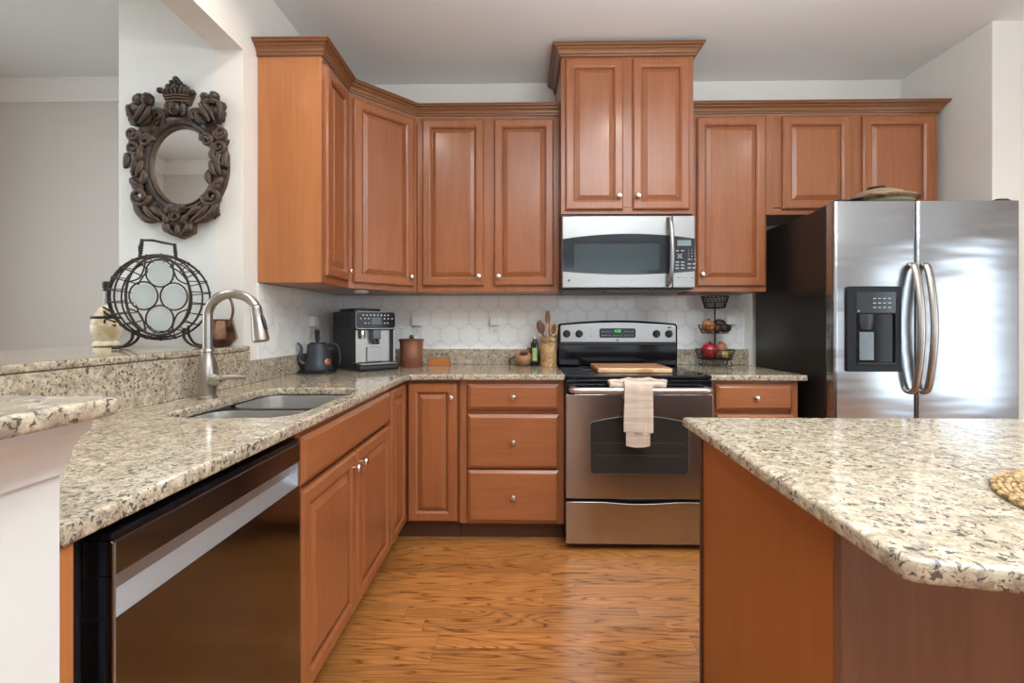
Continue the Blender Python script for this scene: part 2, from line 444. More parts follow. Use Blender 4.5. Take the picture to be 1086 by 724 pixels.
# tile backsplash: white tile field with curved grout lines
def tile_field(name, u0, u1, z0, z1, plane, off, label):
    """plane 'y': wall y=0 facing -y; plane 'x': wall x=0 facing +x"""
    root = thing(name, label, 'backsplash', ((u0+u1)/2, -0.004, z0) if plane == 'y' else (0.004, (u0+u1)/2, z0))
    P3 = (lambda u, z, d: (u, -d, z)) if plane == 'y' else (lambda u, z, d: (d, u, z))
    bm = bmesh.new()
    pts = [P3(u0, z0, 0.0005), P3(u1, z0, 0.0005), P3(u1, z1, 0.0005), P3(u0, z1, 0.0005)]
    d = Vector(P3(0, 0, 0.0075)); extrude_poly(bm, pts, d)
    obj('tile_face', bm, M['tile'], root)
    bm = bmesh.new(); a = 0.132; R = a*0.56; w = 0.0011
    rows = range(-2, int((z1-z0)/(a*0.866))+4); cols = range(-2, int((u1-u0)/a)+4)
    for r in rows:
        for c in cols:
            cu = u0+off+(c+(0.5 if r % 2 else 0))*a; cz = z0+r*a*0.866-0.02
            N = 48; prev = None
            for i in range(N+1):
                t = 2*PI*i/N
                q = [(cu+(R+s*w)*math.cos(t), cz+(R+s*w)*math.sin(t)) for s in (-1, 1)]
                ok = all(u0 < x < u1 and z0 < z < z1 for x, z in q)
                cur = [bm.verts.new(P3(x, z, 0.0086)) for x, z in q] if ok else None
                if prev and cur: bm.faces.new((prev[0], prev[1], cur[1], cur[0]))
                prev = cur
    bmesh.ops.delete(bm, geom=[v for v in bm.verts if not v.link_faces], context='VERTS')
    o = obj('grout_lines', bm, M['grout'], root); o['kind'] = 'stuff'
    bm = bmesh.new()
    if plane == 'y': box(bm, u1, u1+0.008, -0.011, -0.0005, z0, z1)
    else: box(bm, 0.0005, 0.011, u0-0.008, u0, z0, z1)
    obj('edge_trim', bm, M['trim'], root, bev=0.001)
tile_field('tile_backsplash', 0.01, 2.735, 1.0165, 1.375, 'y', 0.03, 'white curved lantern-pattern tile backsplash on the back wall behind the range')
tile_field('tile_backsplash', -0.945, -0.011, 1.0165, 1.375, 'x', 0.05, 'white patterned tile backsplash on the left wall beside the sink')

# ------------------------------------------------------------------ cabinets
def panel_door(bm, x0, x1, z0, z1, y, th=0.02, fr=0.055, flatpanel=False):
    """raised-panel door: nested rectangles, front face towards -y at y-th"""
    R = [(0, 0), (0, th-0.007), (0.003, th-0.004), (0.008, th)]
    if flatpanel: R = [(0, 0), (0, th-0.010), (0.004, th-0.008), (0.014, th-0.001), (0.016, th)]
    else:
        w = min(fr, (x1-x0)*0.24)
        R += [(w-0.012, th), (w-0.008, th-0.002), (w-0.001, th-0.008), (w+0.001, th-0.013), (w+0.004, th-0.013), (w+0.026, th-0.0035), (w+0.027, th-0.002), (w+0.030, th-0.002)]
    rs = [[(x0+i, y-d, z0+i), (x1-i, y-d, z0+i), (x1-i, y-d, z1-i), (x0+i, y-d, z1-i)] for i, d in R]
    vs = rings_mesh(bm, rs)
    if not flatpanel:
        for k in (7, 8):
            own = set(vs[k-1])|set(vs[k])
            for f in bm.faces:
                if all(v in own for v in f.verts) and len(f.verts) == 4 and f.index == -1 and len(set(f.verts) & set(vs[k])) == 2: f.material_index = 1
    return bm
def knob_mesh(x, y, z):
    bm = bmesh.new()
    lathe(bm, [(0.006, 0), (0.0055, -0.010), (0.007, -0.014), (0.0135, -0.018), (0.0155, -0.022), (0.013, -0.027), (0.006, -0.0295), (0.001, -0.030)], (x, y, z), 20, 'y'); return bm
def door(root, x0, x1, z0, z1, y, knob=None, mat='cab', name='door', flatpanel=False, matside=None):
    d = obj(name, panel_door(bmesh.new(), x0, x1, z0, z1, y, flatpanel=flatpanel), [M[mat], M['groove_dark']], root, local=True, ang=7)
    if knob: obj('knob', knob_mesh(knob[0], y-0.0195, knob[1]), M['knob'], d, local=True)
    return d
def cab_box(root, w, d, z0, z1, mat='cab', top=True, side=None, toe=False, t=0.018):
    """local frame: x 0..w, front at y=0, back at y=d"""
    b = bmesh.new()
    box(b, 0, t, 0.02, d, z0, z1); box(b, w-t, w, 0.02, d, z0, z1)
    box(b, t, w-t, 0.02, d, z0, z0+t)
    if top: box(b, t, w-t, 0.02, d, z1-t, z1); box(b, t, w-t, d-0.006, d, z0+t, z1-t)
    obj('carcass', b, M[side or mat], root, local=True, bev=0.001)
    f = bmesh.new(); s = 0.038
    box(f, 0, s, 0, 0.0199, z0, z1); box(f, w-s, w, 0, 0.0199, z0, z1)
    box(f, s, w-s, 0, 0.0199, z0, z0+s); box(f, s, w-s, 0, 0.0199, z1-s, z1)
    box(f, s, w-s, 0.012, 0.0199, z0+s, z1-s)
    obj('face_frame', f, M[mat], root, local=True, bev=0.0012)
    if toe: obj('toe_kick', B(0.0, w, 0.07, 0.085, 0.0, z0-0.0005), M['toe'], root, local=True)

UB, UT = 1.380, 2.445
# left wall: narrow upper
LE = 0.94
r = thing('upper_cabinet', 'narrow one-door upper cabinet on the left wall showing its broad plain side', 'cabinet', (0.305, -LE, 0), PI/2)
cab_box(r, LE-0.612, 0.3035, UB, UT, side='side')
obj('end_panel', B(-0.003, -0.0005, 0.001, 0.302, UB, UT), M['side'], r, local=True)
door(r, 0.022, 0.298, UB+0.035, UT-0.025, -0.0005, (0.272, UB+0.085))
# diagonal corner upper
r = thing('corner_upper_cabinet', 'diagonal corner upper cabinet above the espresso machine', 'cabinet', (0.305, -0.61, 0), PI/4)
L = 0.4313
bm = bmesh.new()
inv = (Matrix.Translation((0.305, -0.61, 0)) @ Matrix.Rotation(PI/4, 4, 'Z')).inverted()
ol = [(0.302, -0.606), (0.606, -0.302), (0.606, -0.0095), (0.0095, -0.0095), (0.0095, -0.606)]
c_, s_ = math.cos(PI/4), math.sin(PI/4)
ol = [(0.305+(-s_)*-0.021, -0.61+0.021*0.9), (0.61-0.019, -0.305+0.015), (0.606, -0.0115), (0.0115, -0.0115), (0.0115, -0.606)]
pts = [inv @ Vector((x, y, UB)) for x, y in ol]
extrude_poly(bm, pts, (0, 0, UT-UB)); obj('carcass', bm, M['cab'], r, local=True, bev=0.001)
bm = bmesh.new(); s = 0.034
box(bm, 0, s, 0, 0.019, UB, UT); box(bm, L-s, L, 0, 0.019, UB, UT); box(bm, s, L-s, 0, 0.019, UB, UB+0.036); box(bm, s, L-s, 0, 0.019, UT-0.036, UT)
obj('face_frame', bm, M['cab'], r, local=True, bev=0.0012)
door(r, 0.024, L-0.03, UB+0.03, UT-0.025, -0.0005, (L-0.055, UB+0.085))
# back wall: double upper
X0, X1 = 0.6125, 1.4785
r = thing('upper_cabinet', 'two-door upper cabinet on the back wall left of the microwave', 'cabinet', (X0, -0.305, 0))
w = X1-X0; cab_box(r, w, 0.304, UB, UT)
door(r, 0.035, 0.408, UB+0.036, UT-0.02, -0.0005, (0.380, UB+0.09))
door(r, 0.471, w-0.034, UB+0.036, UT-0.02, -0.0005, (0.499, UB+0.09))
# the gap-filling stile between the two doors
obj('center_stile', B(0.395, 0.485, -0.0003, 0.012, UB+0.038, UT-0.038), M['cab'], r, local=True)
# over the microwave
X0, X1 = 1.4795, 2.2405
r = thing('upper_cabinet', 'tall raised two-door cabinet above the microwave with its own crown', 'cabinet', (X0, -0.43, 0))
w = X1-X0; cab_box(r, w, 0.4295, 1.820, 2.728)
door(r, 0.024, 0.355, 1.842, 2.712, -0.0005, (0.330, 1.915))
door(r, 0.411, w-0.026, 1.842, 2.712, -0.0005, (0.437, 1.915))
obj('center_stile', B(0.34, 0.43, -0.0003, 0.012, 1.86, 2.69), M['cab'], r, local=True)
MC = [(0, 0), (0.007, 0), (0.010, 0.003), (0.011, 0.007), (0.008, 0.010), (0.008, 0.014), (0.013, 0.018), (0.015, 0.026), (0.021, 0.034), (0.030, 0.040), (0.031, 0.045), (0.040, 0.047), (0.045, 0.051), (0.046, 0.055), (0.052, 0.056), (0.052, 0.062), (0, 0.062)]
obj('crown', sweep(bmesh.new(), [(-0.001, 0.429), (-0.001, -0.001), (w+0.001, -0.001), (w+0.001, 0.429)], crz(2.7285, MC)), M['crown'], r, local=True, ang=14)
# right single
r = thing('upper_cabinet', 'one-door upper cabinet right of the microwave above the fruit basket', 'cabinet', (2.2965, -0.305, 0))
w = 2.7235-2.2965; cab_box(r, w, 0.304, UB, UT)
door(r, 0.008, w-0.012, UB+0.03, UT-0.018, -0.0005, (0.036, UB+0.10))
obj('filler_strip', B(-0.0545, -0.0005, 0.001, 0.02, UB, UT), M['cab'], r, local=True)
# fridge uppers
r = thing('fridge_upper_cabinet', 'short two-door cabinet above the refrigerator', 'cabinet', (2.7245, -0.305, 0))
w = 3.737-2.7245; cab_box(r, w, 0.304, 1.842, UT)
door(r, 0.090, 0.492, 1.872, UT-0.018, -0.0005, (0.462, 1.915))
door(r, 0.563, w-0.036, 1.872, UT-0.018, -0.0005, (0.595, 1.915))
obj('center_stile', B(0.48, 0.575, -0.0003, 0.012, 1.885, UT-0.038), M['cab'], r, local=True)
obj('center_stile', B(0.038, 0.1, -0.0003, 0.012, 1.885, UT-0.038), M['cab'], r, local=True)
# crowns
cr = obj('crown_molding', sweep(bmesh.new(), [(0.001, -LE-0.004), (0.307, -LE-0.004), (0.307, -0.611), (0.611, -0.307), (1.478, -0.307)], crz(UT+0.0005, MC)), M['crown'], ang=14, origin=(0.3, -0.6, UT))
tag(cr, 'stained wood crown molding running over the left, corner and back upper cabinets', 'crown molding')
cr = obj('crown_molding', sweep(bmesh.new(), [(2.2425, -0.307), (3.738, -0.307), (3.738, -0.005)], crz(UT+0.0005, MC)), M['crown'], ang=14, origin=(3.0, -0.3, UT))
tag(cr, 'stained wood crown molding over the cabinets right of the microwave', 'crown molding')
# small puck under the corner cabinet
r = thing('under_cabinet_light', 'small pale puck light under the diagonal corner cabinet', 'light', (0.31, -0.42, UB-0.014))
obj('housing', lathe(bmesh.new(), [(0.036, 0), (0.04, 0.004), (0.04, 0.0135)], (0.31, -0.42, UB-0.014), 24), M['white'], r)
obj('lens', lathe(bmesh.new(), [(0.026, -0.003), (0.028, -0.0005)], (0.31, -0.42, UB-0.014), 24), M['trim'], r)

# base cabinets
BZ, BT = 0.104, 0.882
r = thing('sink_base_cabinet', 'two-door sink base cabinet between the dishwasher and the corner', 'cabinet', (0.61, -1.801, 0), PI/2)
w = 0.886; cab_box(r, w, 0.56, BZ, BT, toe=True, top=False)
obj('false_drawer_front', panel_door(bmesh.new(), 0.012, w-0.014, 0.722, 0.862, -0.0005, flatpanel=True), M['cab_hy'], r, local=True, ang=7)
door(r, 0.008, 0.426, 0.116, 0.706, -0.0005, (0.393, 0.655))
door(r, 0.438, w-0.014, 0.116, 0.706, -0.0005, (0.470, 0.655))
# corner base: two hinged leaves in the inside corner
r = thing('corner_base_cabinet', 'inside corner base cabinet with two narrow doors meeting at right angles', 'cabinet', (0.61, -0.61, 0))
bm = B((0.012, 0.608, -0.912, -0.592, BZ, BT), (0.012, 0.912, -0.608+0.02, -0.012, BZ, BT))
obj('carcass', bm, M['cab'], r, bev=0.001)
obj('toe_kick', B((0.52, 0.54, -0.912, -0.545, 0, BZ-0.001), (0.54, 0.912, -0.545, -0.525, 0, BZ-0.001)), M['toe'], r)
sub = bmesh.new(); panel_door(sub, -0.296, -0.024, 0.118, 0.862, 0, fr=0.05)
bmesh.ops.transform(sub, matrix=Matrix.Rotation(PI/2, 4, 'Z'), verts=sub.verts)   # faces +x
obj('door', sub, [M['cab'], M['groove_dark']], r, local=True, ang=7)
door(r, 0.024, 0.290, 0.118, 0.862, 0.0, (0.262, 0.79))
r = thing('drawer_base_cabinet', 'three-drawer base cabinet left of the range', 'cabinet', (0.9145, -0.61, 0))
w = 1.4785-0.9145; cab_box(r, w, 0.598, BZ, BT, toe=True)
def drawer(r, x0, x1, z0, z1):
    d = obj('drawer', panel_door(bmesh.new(), x0, x1, z0, z1, -0.0005, flatpanel=True), M['cab_h'], r, local=True, ang=7)
    obj('knob', knob_mesh((x0+x1)/2, -0.0165, (z0+z1)/2), M['knob'], d, local=True)
for z0, z1 in ((0.724, 0.860), (0.408, 0.696), (0.118, 0.396)): drawer(r, 0.045, w-0.028, z0, z1)
r = thing('base_cabinet', 'narrow base cabinet with one drawer between the range and the refrigerator', 'cabinet', (2.2425, -0.61, 0))
w = 2.727-2.2425; cab_box(r, w, 0.598, BZ, BT, toe=True)
drawer(r, 0.048, w-0.034, 0.724, 0.860)
door(r, 0.048, w-0.034, 0.118, 0.700, -0.0005, (0.08, 0.65))
e = obj('end_panel', B(0.0, 0.629, -2.4695, -2.449, 0, 0.882), M['side'], bev=0.001, origin=(0.3, -2.46, 0))
tag(e, 'thin wood end panel between the dishwasher and the white half wall', 'panel')

# ------------------------------------------------------------------ counters
TH = 0.031; CT = 0.914
def slab(name, outlines, ztop, th, label, cat='countertop', bev=0.006, mat='granite'):
    me = curve_mesh(outlines, th, bev); me.transform(Matrix.Translation((0, 0, ztop-th)))
    c = outlines[0][0]
    o = obj(name, me, M[mat], origin=(c[0], c[1], ztop-th), ang=50); tag(o, label, cat); return o
SX0, SX1, SY0, SY1 = 0.185, 0.580, -1.775, -1.165
sink_hole = rrect(SX0, SX1, SY0, SY1, 0.085, 8)
main = [(0.002, -2.4705), (0.638, -2.4705), (0.640, -0.70), (0.645, -0.672), (0.658, -0.656), (0.69, -0.648), (1.477, -0.648), (1.477, -0.002), (0.002, -0.002)]
slab('granite_countertop', [main, sink_hole], CT, TH, 'L-shaped speckled granite countertop holding the sink and coffee machine')
slab('granite_countertop', [[(2.2435, -0.648), (2.755, -0.648), (2.755, -0.002), (2.2435, -0.002)]], CT, TH, 'short speckled granite countertop between the range and the refrigerator')
def bsplash(bx, label):
    o = obj('granite_backsplash', B(*bx) , M['granite'], bev=0.002, origin=(bx[0], bx[2], bx[4])); tag(o, label, 'backsplash')
bsplash((0.022, 1.4775, -0.0215, -0.001, CT+0.0005, 1.016), 'low granite upstand along the back wall left of the range')
bsplash((2.2435, 2.762, -0.0215, -0.001, CT+0.0005, 1.016), 'low granite upstand behind the fruit basket')
bsplash((0.001, 0.0215, -1.034, -0.001, CT+0.0005, 1.016), 'low granite upstand on the left wall behind the kettle')
bsplash((0.001, 0.0215, -2.4695, -1.035, CT+0.0005, 1.0595), 'tall granite splash panel behind the faucet under the raised bar')
BAR = 1.085
bar = [(-0.66, -2.80), (0.70, -2.80), (0.714, -2.79), (0.714, -2.475), (0.70, -2.462), (0.021, -2.462), (0.021, -1.036), (-0.001, -1.0545), (-0.66, -1.0545)]
slab('granite_bar_top', [bar], BAR, 0.024, 'raised speckled granite bar top carrying the wire rack')
isl = [(1.711, -1.746), (3.05, -1.746), (3.05, -2.76), (2.6, -2.74), (2.2, -2.68), (2.0, -2.63), (1.80, -2.562), (1.693, -2.541), (1.682, -2.532)]
slab('granite_island_top', [isl], CT, 0.029, 'large speckled granite island countertop in the right foreground', bev=0.008)
r = thing('kitchen_island', 'wooden kitchen island base under the granite top in the right foreground', 'island', (2.3, -2.06, 0))
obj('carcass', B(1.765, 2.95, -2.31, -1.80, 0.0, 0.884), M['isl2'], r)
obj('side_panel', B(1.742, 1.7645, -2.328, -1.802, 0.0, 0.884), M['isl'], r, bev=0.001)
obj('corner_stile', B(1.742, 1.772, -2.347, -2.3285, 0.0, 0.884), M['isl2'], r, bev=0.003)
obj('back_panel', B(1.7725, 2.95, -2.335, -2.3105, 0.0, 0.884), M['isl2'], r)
obj('corner_bead', B(1.738, 1.7415, -1.815, -1.80, 0.0, 0.884), M['toe'], r)

# ------------------------------------------------------------------ sink and faucet
r = thing('kitchen_sink', 'double-bowl stainless steel sink set under the granite', 'sink', ((SX0+SX1)/2, -1.47, 0.72))
def bowl(x0, x1, y0, y1, r0, depth, z=CT-TH-0.001):
    bm = bmesh.new(); rs = []
    for ins, dz, rad in ((-0.014, 0, r0+0.01), (0.0, 0, r0), (0.003, -0.02, r0), (0.008, -depth+0.03, r0), (0.02, -depth+0.006, r0*0.9), (0.04, -depth, r0*0.7)):
        rs.append([(p[0], p[1], z+dz) for p in rrect(x0+ins, x1-ins, y0+ins, y1-ins, max(rad-ins*0.5, 0.02), 8)])
    rings_mesh(bm, rs, False, True)
    bmesh.ops.solidify(bm, geom=bm.faces[:], thickness=-0.0008)
    return bm
zb = CT-TH-0.001
b1 = obj('bowl', bowl(SX0+0.002, SX1-0.002, -1.462, SY1-0.002, 0.08, 0.19), M['steel_sink'], r, ang=60)
b2 = obj('bowl', bowl(SX0+0.002, SX1-0.002, SY0+0.002, -1.500, 0.08, 0.17), M['steel_sink'], r, ang=60)
for bb_, cy, d in ((b1, -1.31, 0.19), (b2, -1.635, 0.17)):
    obj('drain', lathe(bmesh.new(), [(0.042, 0.0), (0.042, 0.002), (0.034, 0.003), (0.03, 0.001)], (0.38, cy, zb-d+0.001), 24), M['steel'], bb_)
obj('divider', B(SX0+0.01, SX1-0.01, -1.4985, -1.4635, zb-0.03, zb-0.012), M['steel_sink'], r, bev=0.008, seg=3)

FX, FY = 0.110, -1.44
r = thing('faucet', 'brushed nickel gooseneck pull-down faucet standing behind the sink', 'faucet', (FX, FY, CT))
z0 = CT+0.0005
obj('base', lathe(bmesh.new(), [(0.031, 0), (0.031, 0.006), (0.0275, 0.010), (0.0275, 0.02), (0.031, 0.05), (0.0345, 0.085), (0.033, 0.105), (0.026, 0.135), (0.0205, 0.155), (0.0195, 0.166), (0.0215, 0.168), (0.0215, 0.174), (0.019, 0.178)], (FX, FY, z0), 36), M['nickel'], r)
R_ = 0.092; cx = FX+R_; zc = 1.212
path = [(FX, FY, CT+0.175), (FX, FY, 1.15), (FX, FY, zc)] + [(cx-R_*math.cos(t), FY, zc+R_*0.86*math.sin(t)) for t in [PI*i/14 for i in range(1, 13)]]
path = smooth_path(path, 3)
obj('neck', tube(bmesh.new(), path, 0.0162, 20), M['nickel'], r)
tip = path[-1]; d = (path[-1]-path[-3]).normalized(); d = Vector((0.16, 0, -0.98)).normalized()
hd = [tip+d*q for q in (0, 0.006, 0.012, 0.050, 0.092, 0.124, 0.130)]
h = obj('spray_head', tube(bmesh.new(), hd, [0.0182, 0.0200, 0.0190, 0.0210, 0.0265, 0.0285, 0.024], 24), M['nickel'], r)
obj('spray_button', tube(bmesh.new(), [tip+d*0.03+Vector((0.020, -0.004, 0)), tip+d*0.055+Vector((0.0235, -0.004, 0)), tip+d*0.085+Vector((0.0275, -0.004, 0))], [0.005, 0.0075, 0.006], 10), M['black'], h)
obj('lever_hub', tube(bmesh.new(), [(FX+0.02, FY-0.004, 0.980), (FX+0.04, FY-0.008, 0.982), (FX+0.056, FY-0.010, 0.985)], [0.024, 0.022, 0.012], 20), M['nickel'], r)
obj('lever', tube(bmesh.new(), smooth_path([(FX+0.05, FY-0.010, 0.984), (FX+0.08, FY-0.012, 0.991), (FX+0.12, FY-0.014, 0.992), (FX+0.150, FY-0.015, 0.991)], 4), [0.010, 0.0062], 12), M['nickel'], r)

# ------------------------------------------------------------------ dishwasher
DX, DN, DF = 0.632, -2.393, -1.803
r = thing('dishwasher', 'dark stainless dishwasher with pocket handle under the left counter', 'dishwasher', (0.33, -2.1, 0))
obj('tub', B(0.06, 0.582, DN-0.03, DF-0.004, 0.105, 0.862), M['black'], r)
Y0, Y1 = DN+0.006, DF-0.014
def prism(prof, y0, y1):
    bm = bmesh.new(); rings_mesh(bm, [[(DX+o, y, z) for o, z in prof] for y in (y0, y1)]); return bm
bm = prism([(0.0, 0.125), (0.0, 0.7365), (-0.047, 0.7365), (-0.047, 0.125)], DN, Y1)
box(bm, DX-0.047, DX, DN, DN+0.0055, 0.7370, 0.8015)
obj('lower_panel', bm, M['steel_dw'], r, bev=0.0012)
obj('upper_panel', prism([(0.0, 0.802), (0.0, 0.852), (-0.003, 0.855), (-0.047, 0.855), (-0.047, 0.802)], DN, Y1), M['steel_dw'], r, bev=0.0012)
obj('pocket_handle', prism([(-0.0005, 0.7370), (-0.0015, 0.7385), (-0.0245, 0.766), (-0.027, 0.8015), (-0.047, 0.8015), (-0.047, 0.7370)], Y0, Y1-0.012), M['steel_handle'], r, ang=20)
obj('pocket_end', prism([(-0.0003, 0.7370), (-0.0003, 0.8015), (-0.047, 0.8015), (-0.047, 0.7370)], Y1-0.0115, Y1), M['steel_handle'], r)
obj('edge_strip', B(DX+0.0002, DX+0.0016, DN+0.0002, DN+0.0040, 0.125, 0.852), M['steel_handle'], r)
obj('control_strip', B(0.590, 0.628, DN+0.002, DF-0.016, 0.8555, 0.866), M['gloss'], r)
obj('seal', B(0.567, 0.582, DN-0.045, DN-0.031, 0.105, 0.87), plain('seal_grey', lin(70, 78, 90), 0.5), r)
obj('toe_plate', B(0.54, 0.555, DN, DF-0.014, 0.0, 0.104), M['black'], r)

# ------------------------------------------------------------------ range
RX0, RX1 = 1.4795, 2.2405; RC = (RX0+RX1)/2
r = thing('range', 'freestanding stainless and black electric range between the base cabinets', 'range', (RC, -0.35, 0))
obj('body', B((RX0+0.002, RX1-0.002, -0.655, -0.024, 0.035, 0.893), (RX0+0.03, RX1-0.03, -0.62, -0.05, 0.0, 0.035)), M['black'], r, bev=0.002)
me = curve_mesh([rrect(RX0-0.0, RX1+0.0, -0.692, -0.03, 0.012)], 0.022, 0.006); me.transform(Matrix.Translation((0, 0, 0.8945)))
ct = obj('cooktop', me, M['gloss'], r, ang=50)
for (x, y, q) in ((RC-0.19, -0.52, 0.105), (RC+0.19, -0.52, 0.085), (RC-0.19, -0.29, 0.08), (RC+0.19, -0.29, 0.095)):
    obj('burner_ring', tube(bmesh.new(), circle((x, y, 0.9164), q, 48), 0.0010, 4, True), plain('burner_mark', (0.10, 0.10, 0.11), 0.3), ct)
# backguard
bm = bmesh.new()
def arch(x0, x1, z0, z1, rise, rad, n=20):
    pts = [(x0, z0), (x1, z0)]
    pts += [(x1, z1-rad)] + [(x1-rad+rad*math.cos(t), z1-rad+rad*math.sin(t)) for t in [PI/2*i/5 for i in range(1, 6)]]
    for i in range(1, n):
        u = i/n; x = x1-rad-(x1-x0-2*rad)*u; pts.append((x, z1+rise*math.sin(PI*u)))
    pts += [(x0+rad-rad*math.sin(t), z1-rad+rad*math.cos(t)) for t in [PI/2*i/5 for i in range(0, 6)]]
    return pts
def plate(pts, thick, y, bev=0.002):
    me = curve_mesh([pts], thick, bev); return front(me, 0, y, 0)   # grows towards -y from y
BGL, BGR = RX0+0.004, RX1+0.004
obj('backguard', plate(arch(BGL, BGR, 0.9168, 1.188, 0.020, 0.022), 0.130, -0.030, 0.010), M['gloss'], r, ang=50)
cp = obj('control_panel', plate(arch(BGL+0.014, BGR-0.014, 1.068, 1.178, 0.017, 0.014), 0.010, -0.1603, 0.003), M['steel_lite'], r, ang=50)
obj('vent_ledge', B(BGL+0.004, BGR-0.004, -0.174, -0.1605, 1.050, 1.064), M['black'], r, bev=0.005)
PY = -0.1706
obj('display_panel', plate(rrect(RC-0.115, RC+0.115, 1.097, 1.157, 0.012), 0.003, PY, 0.001), M['gloss'], cp)
green = NT('display_green').set(Base_Color=(0.02, 0.3, 0.03, 1), Emission_Color=(0.12, 1.0, 0.10, 1), Emission_Strength=1.1).m
obj('clock_digits', front(text_mesh('4:58', 0.024), RC, PY-0.0036, 1.1385), green, cp)
bm = bmesh.new()
for row, z in ((0, 1.136), (1, 1.112)):
    for k in (-0.095, -0.078, -0.061, -0.044, 0.048, 0.062, 0.078, 0.094) + ((-0.02, 0.0, 0.02) if row else ()):
        box(bm, RC+k-0.005, RC+k+0.005, PY-0.0036, PY-0.0031, z-0.002, z+0.002)
obj('button_marks', bm, plain('button_grey', (0.28, 0.28, 0.28), 0.5), cp)
for kx in (RC-0.322, RC-0.243, RC+0.247, RC+0.325):
    bm = bmesh.new(); lathe(bm, [(0.024, 0), (0.0235, -0.006), (0.019, -0.010), (0.018, -0.022), (0.016, -0.024)], (kx, PY, 1.122), 28, 'y')
    box(bm, kx-0.004, kx+0.004, PY-0.033, PY-0.02, 1.122-0.022, 1.122+0.022)
    obj('control_knob', bm, M['black'], cp, bev=0.001)
for x, z in ((RC-0.165, 1.15), (RC-0.165, 1.107)): obj('indicator_light', lathe(bmesh.new(), [(0.003, 0), (0.003, -0.001)], (x, PY, z), 10, 'y'), M['black'], cp)
obj('surface_lamp', B(RC+0.318, RC+0.338, PY-0.0012, PY, 1.158, 1.166), M['black'], cp)
obj('emblem', lathe(bmesh.new(), [(0.0075, 0), (0.0075, -0.0015), (0.006, -0.0016)], (RC, PY, 1.082), 20, 'y'), plain('emblem_grey', (0.12, 0.12, 0.13), 0.4, 0.5), cp)
# front
obj('front_rail', B(RX0+0.001, RX1-0.001, -0.690, -0.656, 0.822, 0.893), M['gloss'], r, bev=0.006, seg=3)
dz0, dz1 = 0.276, 0.818
dr = obj('oven_door', B(RX0+0.002, RX1-0.002, -0.700, -0.656, dz0, dz1), M['steel'], r, bev=0.003)
def archwin(x0, x1, z0, z1, rise, rad):
    pts = arch(x0, x1, z0, z1, rise, rad); 
    q = [(x0+rad-rad*math.cos(t), z0+rad-rad*math.sin(t)) for t in [PI/2*i/5 for i in range(0, 6)]]
    p = [(x1-rad+rad*math.sin(t), z0+rad-rad*math.cos(t)) for t in [PI/2*i/5 for i in range(0, 6)]]
    return q+p+pts[2:]
obj('window_trim', plate(archwin(RX0+0.122, RX1-0.122, 0.405, 0.679, 0.030, 0.022), 0.0012, -0.7003, 0.0005), M['steel_lite'], dr)
obj('oven_window', plate(archwin(RX0+0.128, RX1-0.128, 0.408, 0.676, 0.030, 0.020), 0.002, -0.7008, 0.0008), plain('oven_glass', (0.030, 0.026, 0.023), 0.12), dr)
for zz_ in (0.50, 0.565): obj('rack_line', B(RX0+0.15, RX1-0.15, -0.7033, -0.7029, zz_, zz_+0.003), plain('rack_grey', (0.06, 0.055, 0.05), 0.4), dr)
bm = bmesh.new()
hp = smooth_path([(RX0+0.045, -0.700, 0.846), (RX0+0.03, -0.725, 0.846), (RX0+0.05, -0.752, 0.846), (RX0+0.12, -0.756, 0.846), (RC, -0.758, 0.846), (RX1-0.12, -0.756, 0.846), (RX1-0.05, -0.752, 0.846), (RX1-0.03, -0.725, 0.846), (RX1-0.045, -0.700, 0.846)], 6)
hp = [p for p in hp]; tube(bm, [Vector((p.x, min(p.y, -0.689)+0, p.z)) for p in hp], 0.0165, 16)
obj('handle', bm, steel('oven_handle_steel', (0.66, 0.65, 0.63, 1), 0.34), r)
bm = bmesh.new()
pts = [(RX0+0.002, 0.04), (RX1-0.002, 0.04), (RX1-0.002, 0.258)] + [(RX1-0.002-(RX1-RX0-0.004)*u, 0.258-0.010*max(0, math.sin(PI*(u-0.25)/0.5)) if 0.25 < u < 0.75 else 0.258) for u in [i/24 for i in range(1, 24)]] + [(RX0+0.002, 0.258)]
obj('storage_drawer', plate(pts, 0.040, -0.658, 0.002), M['steel'], r, ang=50)

